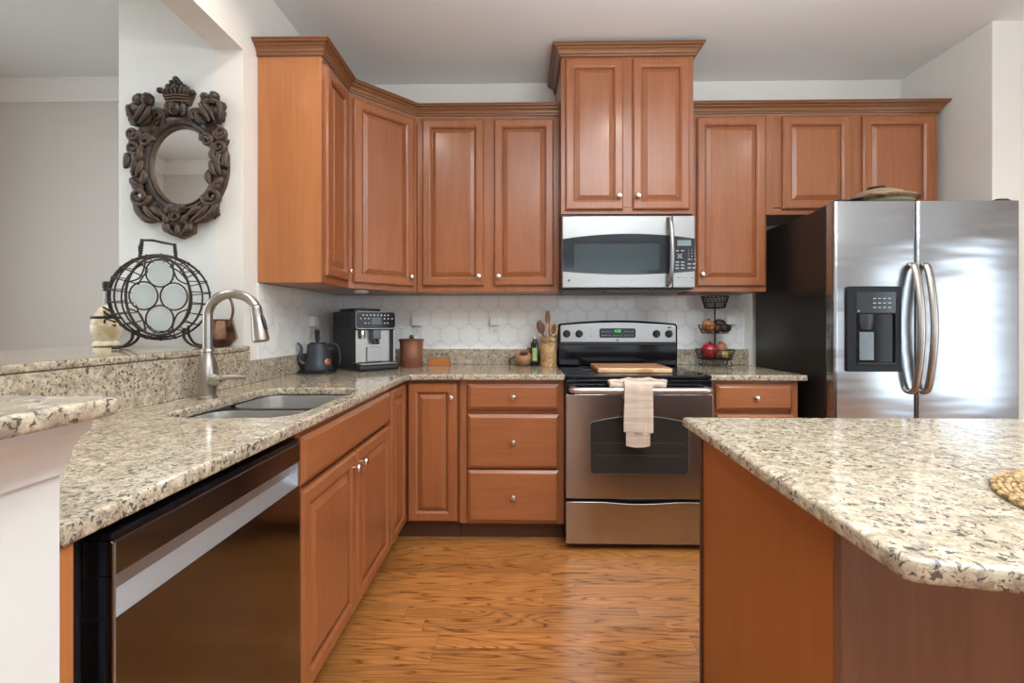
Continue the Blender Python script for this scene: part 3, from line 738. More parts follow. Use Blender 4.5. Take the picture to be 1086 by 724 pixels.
# towel on the oven handle
def cloth_noise(x, z, s=1.0): return noise.noise(Vector((x*30, z*18, s*3.1)))*0.004
def towel():
    m = NT('towel_cloth'); n = m.noise(m.pos(), 420, 3); s = m.noise(m.pos((1, 1, 30)), 3, 2)
    c = m.ramp(s, ((0.4, lin(188, 166, 148)), (0.6, lin(206, 188, 172))))
    m.set(Base_Color=c, Roughness=0.95, Sheen_Weight=0.3); m.bump(n, 0.5, 0.002)
    TX = RC-0.017
    r = thing('dish_towel', 'beige dish towel wrapped and draped over the oven handle', 'towel', (TX, -0.76, 0.50))
    def drape(x0, x1, zbot, dy, zb_back, wob):
        bm = bmesh.new(); rings = []
        prof = [(-0.690, zb_back)] + [(-0.690, z) for z in (0.80, 0.84)] + [(-0.7565-0.024*math.cos(t)*-1 if False else -0.757+0.0265*math.cos(t), 0.852+0.040*math.sin(t)) for t in [PI*i/8 for i in range(0, 9)]]
        prof = [(-0.7285, 0.80), (-0.7285, 0.83)] + [(-0.757+0.0285*math.cos(t), 0.855+0.040*math.sin(t)) for t in [PI*i/8 for i in range(0, 9)]]
        prof += [(-0.7855+0.006*(i/8), 0.85-(0.85-zbot)*i/12) for i in range(1, 13)]
        N = 16; grid = []
        for i in range(N+1):
            u = i/N
            row = []
            for k, (y, z) in enumerate(prof):
                x = x0+(x1-x0)*u
                taper = 1.0 if z > 0.84 else 1.0+0.04*math.sin((0.84-z)*9)
                x = (x0+x1)/2+(x-(x0+x1)/2)*taper
                row.append(Vector((x, y-dy+cloth_noise(x, z*0.3, wob)-0.003*math.cos(u*PI*4+wob), z+(0.004*math.sin(u*5+wob) if k == len(prof)-1 else 0))))
            grid.append(row)
        vs = [[bm.verts.new(p) for p in row] for row in grid]
        for a, b in zip(vs, vs[1:]):
            for k in range(len(prof)-1): bm.faces.new((a[k], a[k+1], b[k+1], b[k]))
        bmesh.ops.recalc_face_normals(bm, faces=bm.faces)
        bmesh.ops.solidify(bm, geom=bm.faces[:], thickness=0.005)
        return bm
    obj('long_fold', drape(TX-0.078, TX+0.062, 0.640, 0.006, 0.80, 1.0), m.m, r, ang=60)
    obj('under_fold', drape(TX-0.066, TX+0.050, 0.567, 0.000, 0.80, 2.3), m.m, r, ang=60)
    bm = bmesh.new()
    for k, (z, ra, xs) in enumerate(((0.886, 0.013, 0.0), (0.872, 0.014, 0.004), (0.893, 0.010, 0.012))):
        pts = [(TX-0.142+xs+0.284*i/16-0.006, -0.735-0.012*(k == 1)+0.003*math.sin(i*1.3+k), z+0.004*math.sin(i*0.9+k*2)+(0.006 if abs(i-8) < 4 else 0)) for i in range(17)]
        tube(bm, pts, [ra*(0.75+0.25*math.sin(PI*min(1, (i+2)/5)) if i < 3 else ra/ra*1.0) if False else ra for i in range(17)], 10)
    obj('wrapped_band', bm, m.m, r, ang=60)
towel()

# cutting board on the cooktop
def cutting_board():
    m = NT('striped_board'); p = m.pos()
    sep = m.n('ShaderNodeSeparateXYZ'); m.l(p, sep.inputs[0])
    w = m.noise(m.pos((3, 3, 3)), 1.0, 1)
    v = m.math('ADD', m.math('MULTIPLY', sep.outputs[1], 16.0), m.math('MULTIPLY', w, 1.6))
    fr = m.math('FRACT', v); g = m.noise(m.pos((5, 120, 120)), 1, 3)
    c = m.ramp(fr, ((0.0, lin(176, 120, 84)), (0.38, lin(186, 130, 92)), (0.42, lin(216, 178, 136)), (0.62, lin(222, 186, 146)), (0.66, lin(160, 98, 66)), (0.98, lin(170, 110, 76))))
    c = m.mix(0.35, c, m.ramp(g, ((0.3, (0.7, 0.65, 0.6, 1)), (0.6, (1, 1, 1, 1)))), 'MULTIPLY')
    m.set(Base_Color=c, Roughness=0.4)
    r = thing('cutting_board', 'striped wooden cutting board lying on the black cooktop', 'cutting board', (1.875, -0.42, 0.9166), -0.02)
    me = curve_mesh([rrect(-0.205, 0.205, -0.165, 0.165, 0.02)], 0.026, 0.006)
    obj('board', me, m.m, r, local=True, ang=50)
    for s in (-1, 1):
        obj('grip_slot', B(s*0.175-0.006, s*0.175+0.006, -0.05, 0.05, 0.0255, 0.0268), M['toe'], r, local=True, bev=0.0005)
cutting_board()

# ------------------------------------------------------------------ microwave
MY = -0.470; MZ0, MZ1 = 1.385, 1.800
r = thing('microwave', 'stainless over-the-range microwave above the cooktop', 'microwave', (RC, -0.2, MZ0))
MX0, MX1 = RX0+0.0005, RX1-0.0035
obj('housing', B(MX0, MX1, -0.430, -0.012, MZ0-0.002, MZ1+0.015), M['black'], r, bev=0.002)
obj('underside_grille', B((MX0+0.02, MX1-0.02, -0.425, -0.05, MZ0-0.010, MZ0-0.0025), (MX0+0.26, MX0+0.48, -0.44, -0.30, MZ0-0.016, MZ0-0.0105)), plain('grille_grey', (0.12, 0.12, 0.12), 0.4, 0.5), r, bev=0.002)
md = MX0+0.628
dr = obj('door', B(MX0+0.001, md-0.001, MY, -0.431, MZ0+0.004, MZ1), M['steel_lite'], r, bev=0.006, seg=3)
cp = obj('control_column', B(md+0.001, MX1-0.001, MY, -0.431, MZ0+0.004, MZ1), M['steel_lite'], r, bev=0.006, seg=3)
W_ = MX1-MX0
def arcz(x, z0, s): u = (x-MX0)/W_; return z0+s*4*u*(1-u)*1.0
def band(x0, x1, y, th):
    n = 18; top = [(x0+(x1-x0)*i/n) for i in range(n+1)]
    pts = [(x, arcz(x, 1.484, -0.018)) for x in top]+[(x, arcz(x, 1.668, 0.030)) for x in reversed(top)]
    return plate(pts, th, y, 0.0006)
gb = obj('glass_band', band(MX0+0.004, md-0.010, MY-0.0003, 0.0022), plain('microwave_glass', (0.022, 0.028, 0.035), 0.10), dr)
obj('viewing_window', plate(rrect(MX0+0.070, md-0.075, 1.492, 1.640, 0.01), 0.0006, MY-0.0026, 0.0002), plain('window_mesh', (0.03, 0.045, 0.05), 0.18), gb)
obj('keypad_panel', band(md+0.003, MX1-0.004, MY-0.0003, 0.0022), plain('keypad_glass', (0.028, 0.030, 0.036), 0.15), cp)
kx0, kx1 = md+0.012, MX1-0.010; kw = kx1-kx0
obj('display', plate([(kx0+0.014, 1.628), (kx0+0.092, 1.628), (kx0+0.092, 1.660), (kx0+0.014, 1.660)], 0.0006, MY-0.0026, 0.0001), plain('lcd_grey', lin(120, 138, 138), 0.3), cp)
bm = bmesh.new()
kt = MY-0.0030
for i, ch in enumerate('123456789'):
    add_mesh(bm, front(text_mesh(ch, 0.013), kx0+0.078+0.018*(i % 3), kt, 1.602-0.017*(i//3)))
add_mesh(bm, front(text_mesh('0', 0.013), kx0+0.096, kt, 1.551))
for (x, z, w2) in ((0.012, 1.600, .016), (0.042, 1.600, .018), (0.078, 1.551, 0.010), (0.114, 1.551, 0.010), (0.012, 1.535, .018), (0.042, 1.535, .018), (0.012, 1.518, .018), (0.042, 1.518, .018), (0.012, 1.501, .018), (0.042, 1.501, .018), (0.080, 1.525, .018), (0.108, 1.525, .018), (0.080, 1.503, .018), (0.108, 1.503, .018)):
    box(bm, kx0+x-w2/2+0.002, kx0+x+w2/2+0.002, kt-0.0004, kt+0.0004, z-0.003, z+0.003)
for (x, z) in ((0.02, 1.578), (0.036, 1.578), (0.028, 1.570), (0.02, 1.562), (0.036, 1.562)): lathe(bm, [(0.0045, 0), (0.0045, -0.0006)], (kx0+x, kt, z), 8, 'y')
obj('keypad_marks', bm, plain('key_print', lin(170, 172, 172), 0.5), cp, flat=True)
for k in (0.022, 0.062, 0.100):
    obj('push_button', lathe(bmesh.new(), [(0.007, 0), (0.007, -0.003), (0.005, -0.004)], (kx0+k, MY-0.0005, 1.452), 16, 'y'), M['steel_lite'], cp)
obj('emblem', lathe(bmesh.new(), [(0.0075, 0), (0.0075, -0.0015)], (MX0+0.040, MY-0.0003, 1.432), 20, 'y'), plain('emblem_dark', (0.1, 0.1, 0.1), 0.4, 0.5), dr)
hx = md-0.030
pts = smooth_path([(hx+0.004, MY-0.001, 1.783), (hx+0.010, MY-0.022, 1.765), (hx+0.012, MY-0.040, 1.70), (hx+0.013, MY-0.048, 1.60), (hx+0.012, MY-0.040, 1.49), (hx+0.006, MY-0.022, 1.425), (hx, MY-0.001, 1.402)], 6)
obj('handle', tube(bmesh.new(), pts, [0.010+0.004*math.sin(PI*i/(len(pts)-1)) for i in range(len(pts))], 14), M['steel_lite'], dr)

# ------------------------------------------------------------------ refrigerator
FX0, FX1 = 2.789, 3.685; FY = -0.805; FZ = 1.787
r = thing('refrigerator', 'large side-by-side stainless refrigerator with black sides and ice dispenser', 'refrigerator', (3.24, -0.4, 0))
sd = NT('textured_black'); nn = sd.noise(sd.pos(), 260, 3); sd.set(Base_Color=(0.014, 0.012, 0.011, 1), Roughness=0.28); sd.bump(nn, 0.35, 0.001)
obj('case', B((FX0+0.004, FX1-0.004, -0.728, -0.05, 0.02, 1.775), (FX0+0.03, FX1-0.03, -0.70, -0.08, 0.0, 0.02)), sd.m, r, bev=0.003)
sp = 3.186
dk = M['steel_v']
def fdoor(x0, x1, name):
    me = curve_mesh([rrect(x0, x1, -0.805, -0.733, 0.014)], FZ-0.06, 0.002); me.transform(Matrix.Translation((0, 0, 0.06)))
    return obj(name, me, dk, r, ang=50)
d1 = fdoor(FX0, sp-0.003, 'freezer_door'); d2 = fdoor(sp+0.003, FX1, 'refrigerator_door')
obj('door_gap_seal', B(FX0+0.006, FX1-0.006, -0.7325, -0.7285, 0.06, FZ-0.01), M['black'], r)
obj('kick_grille', B(FX0+0.02, FX1-0.02, -0.74, -0.7285, 0.0, 0.055), M['black'], r)
for hx_ in (FX0+0.055, FX1-0.055):
    bm = bmesh.new(); rings_mesh(bm, [[(hx_-0.04, -0.79, FZ+0.0005), (hx_+0.04, -0.79, FZ+0.0005), (hx_+0.04, -0.60, 1.776), (hx_-0.04, -0.60, 1.776)], [(hx_-0.025, -0.775, FZ+0.018), (hx_+0.025, -0.775, FZ+0.018), (hx_+0.03, -0.62, 1.79), (hx_-0.03, -0.62, 1.79)]])
    obj('hinge_cover', bm, M['black'], r, bev=0.003)
for s, dd in ((-1, d1), (1, d2)):
    x = sp+s*0.030; pts = smooth_path([(x, FY-0.001, 1.475), (x, FY-0.022, 1.462), (x, FY-0.038, 1.41), (x, FY-0.056, 1.29), (x, FY-0.063, 1.165), (x, FY-0.056, 1.04), (x, FY-0.038, 0.915), (x, FY-0.022, 0.862), (x, FY-0.001, 0.85)], 6)
    bm = tube(bmesh.new(), pts, 0.0125, 16)
    for v in bm.verts: v.co.x = x+(v.co.x-x)*1.4
    obj('handle', bm, M['nickel'], dd)
# dispenser
dx0, dx1, dzb, dzt = 2.839, 3.103, 0.950, 1.368
out = rrect(dx0, dx1, dzb, dzt, 0.012); hole = rrect(dx0+0.045, dx1-0.030, dzb+0.045, 1.232, 0.006)
dp = obj('dispenser', front(curve_mesh([out, hole], 0.012, 0.003), 0, FY-0.0003, 0), plain('dispenser_grey', lin(26, 29, 34), 0.35, 0.0, Specular_IOR_Level=0.2), d1, ang=50)
obj('dispenser_recess', B((dx0+0.044, dx1-0.029, FY-0.0022, FY-0.0005, dzb+0.044, 1.233)), M['gloss'], dp)
obj('dispenser_display', front(curve_mesh([rrect(dx0+0.045, dx1-0.030, 1.238, dzt-0.028, 0.004)], 0.0015, 0.0004), 0, FY-0.0126, 0), plain('display_dark', lin(40, 48, 54), 0.12), dp)
bm = bmesh.new()
for i in range(4):
    for j in range(3): box(bm, dx0+0.125+0.024*i, dx0+0.139+0.024*i, FY-0.0148, FY-0.0142, 1.262+0.022*j, 1.266+0.022*j)
lathe(bm, [(0.004, 0), (0.004, -0.001)], (dx0+0.055, FY-0.0142, 1.247), 10, 'y')
obj('dispenser_marks', bm, plain('mark_white', lin(180, 184, 186), 0.5), dp, flat=True)
bm = bmesh.new(); lathe(bm, [(0.040, 0), (0.038, -0.05), (0.030, -0.075)], (dx0+0.10, FY-0.0022, 1.232), 20)
for v in bm.verts: v.co.y = FY-0.0025-abs(v.co.y-FY)*0.30
obj('ice_chute', bm, M['black'], dp)
obj('paddle', B(dx0+0.065, dx0+0.135, FY-0.008, FY-0.0025, dzb+0.055, 1.145), plain('paddle_grey', lin(120, 130, 136), 0.15, 0.6), dp, bev=0.003)
obj('drip_ledge', B(dx0+0.048, dx1-0.033, FY-0.020, FY-0.0125, dzb+0.036, dzb+0.045), M['black'], dp, bev=0.002)

# stack on the fridge
def stack():
    cx, cy, z = 3.15, -0.60, 1.7755
    r = thing('shallow_dish', 'olive shallow dish on top of the refrigerator, under the brown woven bowl', 'dish', (cx, cy, z))
    obj('dish_body', lathe(bmesh.new(), [(0.075, 0.0), (0.10, 0.012), (0.140, 0.040), (0.143, 0.0535), (0.135, 0.054), (0.10, 0.028), (0.0, 0.024)], (cx+0.02, cy, z), 40), plain('olive_glaze', lin(150, 140, 106), 0.4), r)
    z2 = z+0.0545
    m = NT('woven_stripes'); g = m.noise(m.pos((8, 8, 60)), 1.6, 4, 0.6, 0.8)
    c = m.ramp(g, ((0.42, lin(62, 44, 34)), (0.5, lin(120, 92, 70)), (0.6, lin(170, 142, 112)))); m.set(Base_Color=c, Roughness=0.7); m.bump(g, 0.3, 0.003)
    r = thing('woven_bowl', 'brown woven bowl turned upside down on the olive dish atop the refrigerator', 'bowl', (cx, cy, z2))
    obj('brim', lathe(bmesh.new(), [(0.10, 0.0), (0.170, 0.001), (0.178, 0.006), (0.160, 0.022), (0.115, 0.036)], (cx, cy, z2), 40), m.m, r)
    m2 = wood('pale_dome_wood', lin(126, 102, 80), lin(160, 136, 110), 'x', 0.6, 0)
    obj('dome', lathe(bmesh.new(), [(0.118, 0.0355), (0.110, 0.046), (0.080, 0.062), (0.045, 0.068), (0.040, 0.069)], (cx, cy, z2), 40), m2, r)
    obj('finial', lathe(bmesh.new(), [(0.038, 0.0695), (0.042, 0.078), (0.040, 0.084), (0.0, 0.085)], (cx, cy, z2), 32), M['blackmetal'], r)
stack()

# ------------------------------------------------------------------ outlets and switches
def outlet(loc, rz, label, kind='plug'):
    """local: faces -y, plate centred at origin"""
    r = thing('wall_outlet' if kind != 'switch' else 'light_switch', label, 'outlet' if kind != 'switch' else 'switch', loc, rz)
    w = 0.058 if kind == 'switch' else 0.037
    obj('cover_plate', B(-w, w, -0.005, -0.0002, -0.06, 0.06), M['white'], r, local=True, bev=0.002)
    if kind == 'switch':
        for x in (-0.024, 0.024):
            s = obj('rocker', B(x-0.016, x+0.016, -0.0085, -0.0052, -0.033, 0.033), M['trim'], r, local=True, bev=0.0015)
    else:
        obj('receptacle', B(-0.017, 0.017, -0.0078, -0.0052, -0.044, -0.012), M['trim'], r, local=True, bev=0.004)
        bm = B((-0.008, -0.006, -0.0082, -0.0079, -0.030, -0.022), (0.006, 0.008, -0.0082, -0.0079, -0.030, -0.022)); lathe(bm, [(0.0025, 0), (0.0025, -0.0004)], (0, -0.0078, -0.036), 8, 'y')
        obj('slots', bm, M['black'], r, local=True, flat=True)
        obj('plug_in_box', B(-0.033, 0.033, -0.036, -0.0055, 0.004, 0.064), M['white'], r, local=True, bev=0.004, seg=3)
outlet((0.548, -0.0095, 1.168), 0, 'white wall outlet with a plug-in box above the copper canister')
outlet((1.072, -0.0095, 1.172), 0, 'white wall outlet with a plug-in box midway along the back splash')
outlet((0.0095, -0.415, 1.165), PI/2, 'white wall outlet with a plug-in box on the left wall behind the kettle')
outlet((0.0095, -0.750, 1.160), PI/2, 'wide white switch plate on the left wall near the faucet', 'switch')
outlet((2.640, -0.0095, 1.175), 0, 'white wall outlet with a plug-in box behind the tiered basket')

# ------------------------------------------------------------------ espresso machine
def espresso():
    r = thing('espresso_machine', 'black and silver automatic espresso machine in the counter corner', 'coffee machine', (0.258, -0.262, CT+0.0005), math.radians(42))
    W, D = 0.123, 0.20                                             # half width, half depth; front at y=-D
    dark = plain('machine_dark', lin(44, 47, 54), 0.38)
    silver = steel('machine_silver', (0.40, 0.39, 0.37, 1), 0.36, 'z')
    obj('body', B((-W, W, -D+0.05, D-0.04, 0.0, 0.345), (-W, W, -D, -D+0.051, 0.235, 0.345), (-W, -W+0.016, -D, -D+0.051, 0.045, 0.235), (W-0.016, W, -D, -D+0.051, 0.045, 0.235)), dark, r, local=True, bev=0.006, seg=3)
    me = curve_mesh([rrect(-0.095, 0.095, -0.09, 0.13, 0.03)], 0.018, 0.006); me.transform(Matrix.Translation((-0.005, 0.0, 0.3455)))
    obj('bean_hopper_lid', me, M['black'], r, local=True, ang=50)
    f = obj('control_panel', front(curve_mesh([rrect(-W+0.004, W-0.004, 0.245, 0.340, 0.014)], 0.010, 0.003), 0, -D-0.0003, 0), M['gloss'], r, local=True, ang=50)
    obj('panel_trim', front(curve_mesh([rrect(-W+0.001, W-0.001, 0.240, 0.343, 0.016), rrect(-W+0.006, W-0.006, 0.247, 0.3385, 0.013)], 0.006, 0.001), 0, -D-0.0005, 0), silver, f, local=True)
    obj('screen', B(-0.030, 0.030, -D-0.0112, -D-0.0105, 0.268, 0.308), plain('screen_grey', lin(66, 74, 80), 0.2), f, local=True)
    bm = bmesh.new()
    for i in range(8): box(bm, -0.084+i*0.022, -0.076+i*0.022, -D-0.0112, -D-0.0105, 0.318, 0.324)
    for x in (-0.095, -0.070, -0.048, 0.050, 0.073, 0.098): box(bm, x-0.004, x+0.004, -D-0.0112, -D-0.0105, 0.298, 0.304)
    for x in (-0.068, -0.046, 0.050, 0.070): box(bm, x-0.004, x+0.004, -D-0.0112, -D-0.0105, 0.272, 0.278)
    obj('icons', bm, plain('icon_white', lin(200, 204, 206), 0.5), f, local=True, flat=True)
    obj('front_plate', B(-W+0.017, W-0.017, -D+0.030, -D+0.049, 0.046, 0.234), silver, r, local=True, bev=0.002)
    obj('side_cheek', B((-W+0.001, -W+0.013, -D-0.004, -D-0.0005, 0.046, 0.232), (W-0.013, W-0.001, -D-0.004, -D-0.0005, 0.046, 0.232)), silver, r, local=True, bev=0.002)
    obj('water_tank_door', B(-0.045, 0.045, -D+0.020, -D+0.0295, 0.05, 0.135), M['steel_lite'], r, local=True, bev=0.003)
    s = obj('coffee_spout', B((-0.026, 0.026, -D-0.018, -D+0.028, 0.180, 0.236),), plain('spout_grey', lin(84, 88, 96), 0.25, 0.4), r, local=True, bev=0.006, seg=3)
    obj('spout_nozzle', B((-0.020, -0.004, -D-0.010, -D+0.012, 0.150, 0.180), (0.004, 0.020, -D-0.010, -D+0.012, 0.150, 0.180)), M['black'], s, local=True, bev=0.003)
    obj('milk_frother', lathe(bmesh.new(), [(0.013, 0.185), (0.018, 0.192), (0.018, 0.225), (0.014, 0.232)], (-0.075, -D+0.015, 0), 20), M['knob'], r, local=True)
    obj('drip_tray', B(-W, W+0.0, -D-0.060, -D+0.0495, 0.002, 0.034), M['black'], r, local=True, bev=0.012, seg=4)
    obj('tray_grate', B(-W+0.014, W-0.014, -D-0.050, -D+0.028, 0.0345, 0.042), silver, r, local=True, bev=0.003)
espresso()

# ------------------------------------------------------------------ electric kettle
def kettle():
    kx, ky = 0.118, -0.565; z = CT+0.0005
    r = thing('electric_kettle', 'dark grey gooseneck electric kettle on its black base by the left wall', 'kettle', (kx, ky, z))
    gm = plain('kettle_slate', lin(62, 66, 74), 0.4, 0.3)
    me = curve_mesh([rrect(-0.085, 0.085, -0.075, 0.075, 0.02)], 0.016, 0.004); me.transform(Matrix.Translation((kx, ky, z)))
    obj('power_base', me, M['black'], r, ang=50)
    b = obj('body', lathe(bmesh.new(), [(0.073, 0.017), (0.075, 0.022), (0.068, 0.05), (0.058, 0.10), (0.055, 0.145), (0.053, 0.158), (0.050, 0.160), (0, 0.160)], (kx, ky, z), 40), gm, r)
    l = obj('lid', lathe(bmesh.new(), [(0.043, 0.1605), (0.042, 0.166), (0.010, 0.169)], (kx, ky, z), 32), M['black'], r)
    obj('lid_knob', lathe(bmesh.new(), [(0.006, 0.169), (0.006, 0.178), (0.015, 0.182), (0.014, 0.187), (0, 0.188)], (kx, ky, z), 20), M['black'], l)
    ang = math.radians(205)       # spout direction
    dx, dy = math.cos(ang), math.sin(ang)
    P_ = lambda q, zz: (kx+dx*q, ky+dy*q, z+zz)
    obj('spout', tube(bmesh.new(), smooth_path([P_(0.066, 0.05), P_(0.088, 0.062), P_(0.092, 0.09), P_(0.083, 0.125), P_(0.088, 0.150), P_(0.104, 0.166)], 5), [0.0125, 0.0055], 12), gm, r)
    a2 = math.radians(15); ex, ey = math.cos(a2), math.sin(a2)
    Q = lambda q, zz: (kx+ex*q, ky+ey*q, z+zz)
    obj('handle', tube(bmesh.new(), smooth_path([Q(0.048, 0.146), Q(0.072, 0.158), Q(0.098, 0.150), Q(0.110, 0.118), Q(0.115, 0.075), Q(0.108, 0.045)], 5), [0.008, 0.0085], 12), M['black'], r)
    cop = plain('copper_dial', lin(206, 146, 112), 0.25, 0.8)
    kk = Vector((kx+0.062, ky-0.026, z+0.062))
    bm = lathe(bmesh.new(), [(0.019, 0), (0.019, -0.008), (0.015, -0.010)], (0, 0, 0), 24, 'y')
    bmesh.ops.transform(bm, matrix=Matrix.Translation(kk) @ Matrix.Rotation(math.radians(58), 4, 'Z'), verts=bm.verts)
    obj('dial', bm, cop, r)
    # upright black-handled scoop standing behind the lid
    s = thing('coffee_brush', 'black rounded-handle brush standing behind the kettle lid', 'brush', (kx-0.045, ky+0.10, z))
    obj('brush_handle', tube(bmesh.new(), smooth_path([(kx-0.045, ky+0.10, z+0.09), (kx-0.047, ky+0.10, z+0.16), (kx-0.050, ky+0.10, z+0.205), (kx-0.050, ky+0.10, z+0.232), (kx-0.050, ky+0.10, z+0.238)], 3), [0.008, 0.008, 0.010, 0.0125, 0.0145, 0.014, 0.010, 0.003], 12), M['black'], s)
    obj('brush_cup', lathe(bmesh.new(), [(0.026, 0), (0.027, 0.004), (0.022, 0.09), (0.014, 0.095)], (kx-0.045, ky+0.10, z), 24), M['black'], s)
kettle()

# ------------------------------------------------------------------ counter items along the back
z = CT+0.0005
def canister():
    cx, cy = 0.558, -0.225
    m = NT('copper_canister'); g = m.noise(m.pos((1, 1, 1)), 7, 3); c = m.ramp(g, ((0.35, lin(124, 80, 62)), (0.65, lin(176, 122, 96)))); m.set(Base_Color=c, Roughness=0.35, Metallic=0.55)
    r = thing('copper_canister', 'round copper-brown lidded canister beside the espresso machine', 'canister', (cx, cy, z))
    obj('jar', lathe(bmesh.new(), [(0.070, 0), (0.072, 0.004), (0.070, 0.09), (0.073, 0.160), (0.074, 0.163)], (cx, cy, z), 40), m.m, r)
    l = obj('lid', lathe(bmesh.new(), [(0.077, 0.1635), (0.079, 0.166), (0.079, 0.172), (0.070, 0.177), (0.0, 0.179)], (cx, cy, z), 40), plain('dark_copper', lin(120, 76, 56), 0.35, 0.5), r)
    bm = bmesh.new(); ellipsoid(bm, (cx, cy, z+0.190), (0.015, 0.015, 0.012)); lathe(bm, [(0.008, 0.178), (0.008, 0.185)], (cx, cy, z), 16)
    obj('lid_knob', bm, plain('knob_bronze', lin(96, 62, 44), 0.3, 0.5), l)
    bx, by = 0.716, -0.118
    r = thing('wooden_box', 'small orange-brown wooden box of little bottles beside the copper canister', 'box', (bx, by, z))
    obj('box_body', B(bx-0.066, bx+0.066, by-0.030, by+0.030, 0+z, z+0.052), wood('box_wood', lin(158, 92, 44), lin(190, 120, 62), 'x', 0.5, 0), r, bev=0.002)
    g = plain('little_glass', lin(150, 140, 124), 0.2)
    for i in range(4):
        x = bx-0.048+i*0.032
        s = thing('spice_bottle', ['tiny capped bottle at the left end of the wooden box', 'tiny capped bottle, second from left in the wooden box', 'tiny capped bottle, third from left in the wooden box', 'tiny capped bottle at the right end of the wooden box'][i], 'bottle', (x, by, z+0.0525), 0, 'tiny bottles in the wooden box')
        obj('glass', lathe(bmesh.new(), [(0.011, 0), (0.011, 0.012), (0.007, 0.016)], (x, by, z+0.0525), 16), g, s)
        obj('cap', lathe(bmesh.new(), [(0.008, 0.0162), (0.008, 0.024), (0, 0.0245)], (x, by, z+0.0525), 16), plain('cap_brown', lin(96, 56, 38), 0.4), s)
canister()
def mortar():
    cx, cy = 1.262, -0.13
    w_ = wood('mortar_wood', lin(150, 102, 70), lin(182, 134, 98), 'x', 0.45, 0.1)
    r = thing('wooden_bowl', 'small round wooden pot with a dark mouth left of the oil bottle', 'bowl', (cx, cy, z))
    bm = lathe(bmesh.new(), [(0.025, -0.045), (0.040, -0.036), (0.052, -0.012), (0.053, 0.008), (0.044, 0.030), (0.034, 0.038), (0.031, 0.036), (0.030, 0.020)], (0, 0, 0), 36)
    tilt = Matrix.Translation((cx, cy, z+0.0525)) @ Matrix.Rotation(math.radians(32), 4, 'X')
    bmesh.ops.transform(bm, matrix=tilt, verts=bm.verts); obj('pot', bm, w_, r)
    bm = lathe(bmesh.new(), [(0.0295, 0.021), (0.0295, 0.0225)], (0, 0, 0), 30); bmesh.ops.transform(bm, matrix=tilt, verts=bm.verts)
    obj('dark_filling', bm, plain('dark_salt', lin(58, 44, 32), 0.8), r)
    r = thing('wooden_scoop', 'dark wooden scoop leaning behind the small round pot', 'scoop', (cx-0.02, cy+0.07, z))
    obj('scoop_handle', tube(bmesh.new(), [(cx-0.095, cy+0.065, z+0.038), (cx-0.03, cy+0.075, z+0.062), (cx+0.015, cy+0.078, z+0.082)], [0.005, 0.007, 0.009], 10), wood('scoop_dark', lin(84, 52, 36), lin(110, 70, 48), 'x', 0.5, 0), r)
    bm = bmesh.new(); ellipsoid(bm, (cx+0.045, cy+0.079, z+0.096), (0.034, 0.018, 0.020), rot=Matrix.Rotation(math.radians(-25), 3, 'Y'))
    obj('scoop_bowl', bm, wood('scoop_wood', lin(110, 70, 48), lin(140, 92, 64), 'x', 0.5, 0), r)
    obj('scoop_rest', B(cx-0.098, cx-0.082, cy+0.055, cy+0.075, z, z+0.036), M['toe'], r, bev=0.002)
mortar()
def oil_bottle():
    cx, cy = 1.336, -0.115
    r = thing('oil_bottle', 'dark green oil bottle with a green label left of the utensil crock', 'bottle', (cx, cy, z))
    me = curve_mesh([rrect(-0.026, 0.026, -0.024, 0.024, 0.008)], 0.150, 0.004); me.transform(Matrix.Translation((cx, cy, z)))
    b = obj('glass', me, plain('dark_oil_glass', lin(26, 30, 22), 0.12), r, ang=50)
    obj('neck', lathe(bmesh.new(), [(0.020, 0.150), (0.013, 0.160), (0.012, 0.172)], (cx, cy, z), 20), plain('dark_neck', lin(26, 30, 22), 0.12), r)
    obj('pour_spout', lathe(bmesh.new(), [(0.010, 0.1725), (0.009, 0.184), (0.004, 0.198), (0.003, 0.206)], (cx, cy, z), 16), plain('clear_spout', lin(190, 188, 180), 0.3), r)
    obj('label', B(cx-0.017, cx+0.017, cy-0.0249, cy-0.0242, z+0.03, z+0.118), plain('green_label', lin(126, 150, 74), 0.5), b)
    bm = bmesh.new()
    for i in range(5): box(bm, cx-0.010+0.003*(i % 2), cx+0.010-0.002*(i % 3), cy-0.0254, cy-0.0250, z+0.042+0.015*i, z+0.047+0.015*i)
    obj('label_print', bm, plain('label_cream', lin(226, 228, 196), 0.5), b, flat=True)
oil_bottle()
